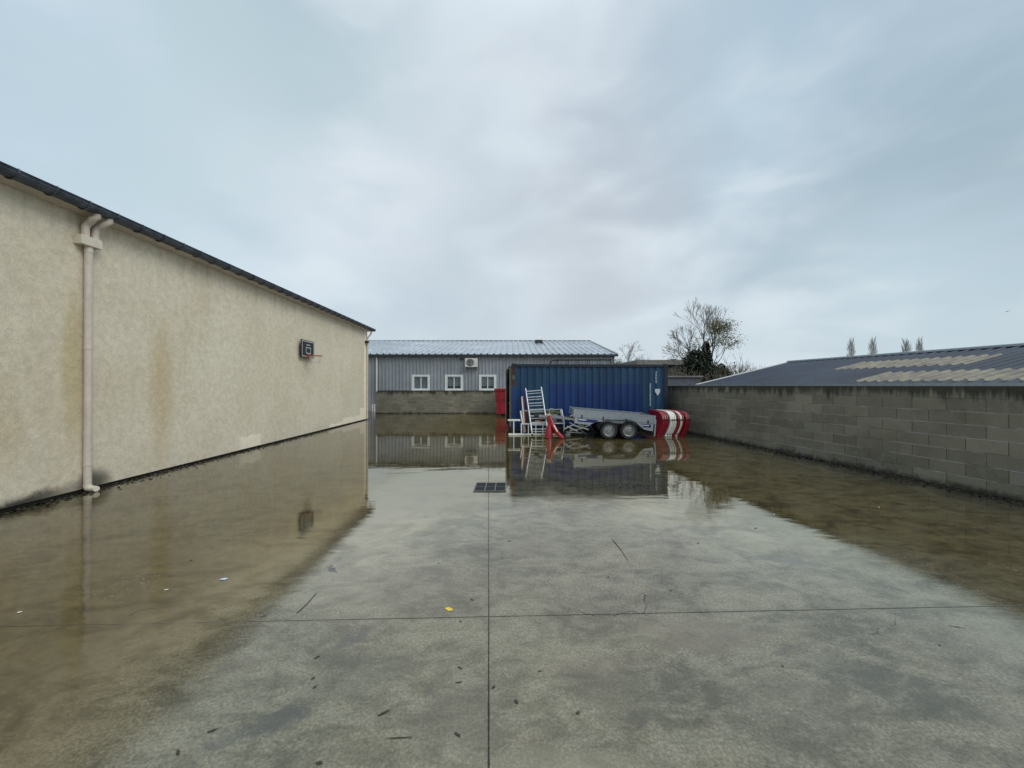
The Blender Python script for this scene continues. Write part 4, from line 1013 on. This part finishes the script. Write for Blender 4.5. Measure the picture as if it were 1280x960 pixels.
# dark debris patch in front of the container
def litter(name, pts_fn, n, label, seed, size=(.012, .035), mt='litter'):
    q = random.Random(seed); mb = MB()
    for k in range(n):
        p_ = pts_fn(q); a = q.uniform(0, 6.28); s1 = q.uniform(*size); s2 = s1 * q.uniform(.3, .8); z = .002 + q.uniform(0, .012)
        ux = Vector((math.cos(a), math.sin(a), q.uniform(-.4, .4))) * s1; vx = Vector((-math.sin(a), math.cos(a), q.uniform(-.4, .4))) * s2
        mb.poly([p_ + ux + Vector((0, 0, z)), p_ + vx + Vector((0, 0, z)), p_ - ux + Vector((0, 0, z + .004)), p_ - vx + Vector((0, 0, z))])
    return tag(mb.build(name, M[mt]), label, 'leaf litter', kind='stuff')
litter('leaf_litter', lambda q: Vector((lambda Y: (LX(Y) + .04 + abs(q.gauss(0, .16)), Y, 0))(q.uniform(3.5, 15))), 1500, 'dark leaf litter and moss along the foot of the cream wall', 1)
litter('leaf_litter', lambda q: Vector((lambda Y: (RXw(Y) - .06 - abs(q.gauss(0, .22)), Y, 0))(q.uniform(3, 14))), 1500, 'dark leaf litter along the foot of the right block wall', 2)
litter('leaf_litter', lambda q: Vector((1.95 + q.gauss(0, .34), 6.85 + q.gauss(0, .09), 0)), 1500, 'thin dark drift of debris on the wet concrete in front of the trailer', 3, (.005, .02), 'deadleaf')

# ------------------------------------------------------------------ structures and trees behind
fb = thing('flat_roof_shed', 'low brown building with pale flat roof edge behind the container', 'building', (13, 32, 0))
MB().bb(10.4, 15.0, 32, 36, -.1, 3.45).build('wall', M['brick_dim'], fb); MB().bb(10.2, 15.2, 31.7, 36.3, 3.452, 3.86, .02).build('roof', M['fascia'], fb)
MB().bb(10.2 + 3.2, 10.2 + 3.6, 32.5, 33, 3.862, 3.98).build('vent', M['brick_dim'], fb)
ss = thing('garden_shed', 'small slate grey shed between the container and the ivy covered tree', 'shed', (9.3, 21, 0))
MB().bb(8.2, 10.2, 21, 23, -.1, 2.2).build('wall', M['shed'], ss); MB().bb(8.1, 10.3, 20.9, 23.1, 2.202, 2.28).build('roof', M['fascia'], ss)

def grow(mb, p, d, ln, r_, depth, q, tips, spread=.5, up=.25, seg=4, kids=(2, 3), minr=.004, taper=.72, sides=None):
    n = 3; pts = [p]; rr = [r_]; dd = d.copy()
    for k in range(n):
        dd = (dd + Vector((q.gauss(0, .10), q.gauss(0, .10), q.gauss(0, .06) + up * .12))).normalized()
        p = p + dd * ln / n; pts.append(p); rr.append(max(minr, r_ * (1 - .38 * (k + 1) / n)))
    mb.tube(pts, rr, seg if depth > 1 else 3, False)
    if depth <= 0: tips.append(p); return
    for k in range(q.randint(*kids)):
        a = q.uniform(0, 6.28); sprd = spread * q.uniform(.6, 1.3)
        o = dd.orthogonal().normalized(); o = Matrix.Rotation(a, 3, dd) @ o
        nd = (dd * math.cos(sprd) + o * math.sin(sprd) + Vector((0, 0, up * .4))).normalized()
        st_ = pts[-1] if k < 2 else pts[q.randint(1, n)]
        grow(mb, st_, nd, ln * q.uniform(.62, .88), max(minr, r_ * .62 * q.uniform(.8, 1)), depth - 1, q, tips, spread, up, seg, kids, minr)
def leafcloud(mb, pts, n, size, spread, q):
    for k in range(n):
        c_ = pts[q.randrange(len(pts))] + Vector((q.gauss(0, spread), q.gauss(0, spread), q.gauss(0, spread)))
        a = Vector((q.uniform(-1, 1), q.uniform(-1, 1), q.uniform(-.7, .7))).normalized() * size * q.uniform(.5, 1.3); b_ = a.orthogonal().normalized() * size * .5
        b_ = Matrix.Rotation(q.uniform(0, 3), 3, a.normalized()) @ b_
        mb.poly([c_ - a, c_ + b_, c_ + a, c_ - b_])
def tree(name, label, cat, base, trunk_h, trunk_r, stems, leaf=None, group=None, seed=1, tw='twig', minr=.006, bark='bark'):
    q = random.Random(seed); t = thing(name, label, cat, base, group); base = Vector(base)
    tk = MB().tube([base, base + Vector((q.gauss(0, .05), 0, trunk_h * .5)), base + Vector((q.gauss(0, .08), 0, trunk_h))], [trunk_r, trunk_r * .8, trunk_r * .65], 8)
    tk.build('trunk', M[bark], t, True); cr_ = MB(); tips = []
    for (d_, ln, r_, dep, spr, up, kids, fr_) in stems:
        grow(cr_, base + Vector((0, 0, trunk_h * fr_)), Vector(d_).normalized(), ln, r_, dep, q, tips, spr, up, 5, kids, minr)
    cr_.build('crown', M[tw], t)
    if leaf:
        mt, n, size, spr, filt = leaf; pts = [p_ for p_ in tips if filt(p_)] or tips
        lf = MB(); leafcloud(lf, pts, n, size, spr, q); lf.build('leaves', M[mt], t)
    return t, tips
TY = 26
tb_ = Vector((at(880, 482, TY).x, TY, 0))
big_t, tips = tree('ivy_tree', 'tall bare tree with ivy covered trunk and sparse yellow leaves behind the right wall', 'tree', tb_, 2.4, .17,
    [((.10, 0, 1), 1.36, .08, 6, .42, .36, (2, 3), 1), ((.38, .1, 1), 1.22, .075, 6, .45, .36, (2, 3), .95), ((-.75, 0, .95), 1.0, .07, 6, .45, .16, (2, 3), .9), ((-.35, .1, 1), 1.05, .07, 6, .45, .22, (2, 3), .95), ((.5, -.1, .7), 1.0, .06, 5, .5, .2, (2, 3), .85)],
    ('yleaf', 3000, .05, .24, lambda p_: p_.x > tb_.x + .05 and p_.z < 5.7), None, 5, minr=.007)
print('TREE', max(t_.z for t_ in tips), min(t_.x for t_ in tips) - tb_.x, max(t_.x for t_ in tips) - tb_.x)
def ivy_mass(parent, blobs, n, size, mt, name, seed):
    q = random.Random(seed); mb = MB(); tot = sum(b_[3] * b_[4] for b_ in blobs)
    for (cx_, cy_, cz_, rx, rz) in blobs:
        k = int(n * rx * rz / tot)
        for _ in range(k):
            v = Vector((q.gauss(0, 1), q.gauss(0, 1), q.gauss(0, 1))).normalized() * (q.uniform(.45, 1.0) ** .5)
            nn_ = 1 + .35 * mnoise.noise(Vector((v.x * 2.2 + cx_, v.y * 2.2, v.z * 2.2 + cz_)))
            c_ = Vector((cx_ + v.x * rx * nn_, cy_ + v.y * rx * nn_, cz_ + v.z * rz * nn_))
            a = Vector((q.uniform(-1, 1), q.uniform(-1, 1), q.uniform(-.8, .5))).normalized() * size * q.uniform(.5, 1.4); b_ = a.orthogonal().normalized() * size * .6
            b_ = Matrix.Rotation(q.uniform(0, 3), 3, a.normalized()) @ b_; mb.poly([c_ - a, c_ + b_, c_ + a, c_ - b_])
    return mb.build(name, M[mt], parent)
bxx = tb_.x
ivy_mass(big_t, [(bxx - .1, TY, 2.0, 1.25, 1.5), (bxx - .7, TY - .2, 3.1, .75, 1.0), (bxx + .9, TY, 2.1, .8, 1.0), (bxx + .1, TY, 3.4, .42, .8), (bxx + .14, TY, 4.2, .24, .55), (bxx + .7, TY - .1, 2.2, .7, .9), (bxx - .2, TY - .1, 3.0, .5, .6)], 21000, .075, 'ivy', 'ivy', 4)
def shrub(px, pyt, Y, wpx, label, mt, n, size, seed, twigs=True, group='shrubs behind the wall', name='shrub'):
    q = random.Random(seed); X = (px - 640) / F * Y; h = H + (HY - pyt) / F * Y; w_ = wpx / F * Y / 2
    t = thing(name, label, 'shrub', (X, Y, 0), group); tips = []
    mb = MB()
    for k in range(9): grow(mb, Vector((X + q.uniform(-.5, .5) * w_, Y + q.uniform(-.3, .3), 0)), Vector((q.gauss(0, .25), q.gauss(0, .2), 1)).normalized(), h * .38, .03, 4, q, tips, .35, .4, 3, (2, 3), .007)
    # scale height to target
    mz = max(v.z for v in mb.v); 
    for v in mb.v: v.z *= h / mz
    for v in tips: v.z *= h / mz
    mb.build('stems', M['twig'], t)
    if n: ivy_mass(t, [(X, Y, h * .42, w_ * .9, h * .42)], n, size, mt, 'foliage', seed + 1)
    return t
shrub(905, 452, 25.5, 30, 'olive leafy shrub at the foot of the ivy tree', 'hedge', 2200, .07, 21)
shrub(918, 441, 27, 30, 'tall bare brown shrub right of the ivy tree', 'hedge', 300, .05, 22)
shrub(936, 452, 28, 26, 'low bare brown shrub rising behind the roof verge', 'hedge', 260, .05, 23)
shrub(895, 462, 24.5, 26, 'dark green low shrub beside the shed', 'ivy', 2000, .07, 25)
shrub(850, 454, 25, 26, 'brownish shrub behind the slate grey shed', 'hedge', 1800, .07, 27)
tree('bare_tree', 'small sparse bare tree with green tips right of the grey building', 'tree', ((783 - 640) / F * 40, 40, 0), 2.2, .12,
    [((0, 0, 1), 1.3, .045, 6, .45, .35, (2, 3), 1), ((-.7, 0, 1), 1.0, .04, 5, .5, .2, (2, 3), .9), ((.7, 0, 1), 1.0, .04, 5, .5, .2, (2, 3), .9)], ('hedge', 500, .07, .16, lambda p_: p_.z < 4.6), None, 9, minr=.007)
for (px, pyt, w_, lb_, n_, sd_) in ((776, 447, 22, 'green bush below the small bare tree', 1500, 31), (792, 448, 18, 'olive bush at the left end of the flat roofed building', 1400, 32), (800, 441, 16, 'thin bare twiggy bush above the flat roof edge', 120, 33)):
    shrub(px, pyt, 41, w_, lb_, 'hedge', n_, .10, sd_, group='bushes beyond the container')

# distant poplars, one built then copied
PY = 120
def poplar_tree():
    q = random.Random(77); X = (1064 - 640) / F * PY; base = Vector((X, PY, 0)); h = H + (HY - 426) / F * PY
    t = thing('poplar_tree', '', 'tree', base, 'distant poplars above the right roof')
    MB().tube([base, base + Vector((.1, 0, h * .5)), base + Vector((0, 0, h * .97))], [.28, .17, .03], 6).build('trunk', M['poplar'], t)
    mb = MB(); tips = []
    for k in range(120):
        z = h * q.uniform(.12, .94); a = q.uniform(0, 6.28); w_ = 1.25 * math.sin(min(1, (1 - z / h) * 1.6 + .12) * 1.57)
        p0 = base + Vector((0, 0, z)); ln = min(h - z + .3, q.uniform(1.6, 3.2))
        p1 = p0 + Vector((math.cos(a) * w_ * .6, math.sin(a) * w_ * .6, ln * .45)); p2 = p0 + Vector((math.cos(a) * w_, math.sin(a) * w_, ln))
        mb.tube([p0, p1, p2], [.05, .04, .02], 3, False)
        for j in range(5):
            s0 = lerp(p0, p2, q.uniform(.3, 1)); mb.tube([s0, s0 + Vector((q.gauss(0, .22), q.gauss(0, .22), q.uniform(.6, 1.3)))], [.026, .014], 3, False)
    mb.build('crown', M['poplar'], t); return t, h
p0, ph = poplar_tree()
specs = [(1064.5, 426, 1.0, 'leftmost narrow bare poplar on the skyline above the right roof'), (1091.5, 425.3, 1.12, 'second narrow bare poplar from the left above the right roof'),
         (1132.5, 427.3, 1.45, 'widest and lowest poplar, third from left above the right roof'), (1150, 425.6, .85, 'rightmost and thinnest poplar above the right roof')]
for i, (px, pyt, ws, lb_) in enumerate(specs):
    o = p0 if i == 0 else dup(p0); o.location = ((px - 640) / F * PY, PY, 0)
    o.scale = (ws, 1, (H + (HY - pyt) / F * PY) / ph); o.rotation_euler = (0, 0, 0 if i == 0 else (0, 0, math.pi, 0)[i]); o['label'] = lb_

# bird in the sky at right
bp = at(1259.5, 389.5, 60)
bd_ = MB().lathe(bp - Vector((.16, 0, 0)), (1, 0, 0), [(0, 0), (.035, .06), (.055, .14), (.03, .26), (.0, .34)], 8)
bd_.prism([bp + Vector((-.02, 0, 0)), bp + Vector((.06, 0, 0)), bp + Vector((.05, .34, .12)), bp + Vector((0, .34, .12))], (0, 0, .012))
bd_.prism([bp + Vector((-.02, 0, 0)), bp + Vector((.06, 0, 0)), bp + Vector((.05, -.34, .12)), bp + Vector((0, -.34, .12))], (0, 0, .012))
tag(bd_.build('bird', M['bird']), 'tiny grey bird flying in the sky at the right', 'bird')
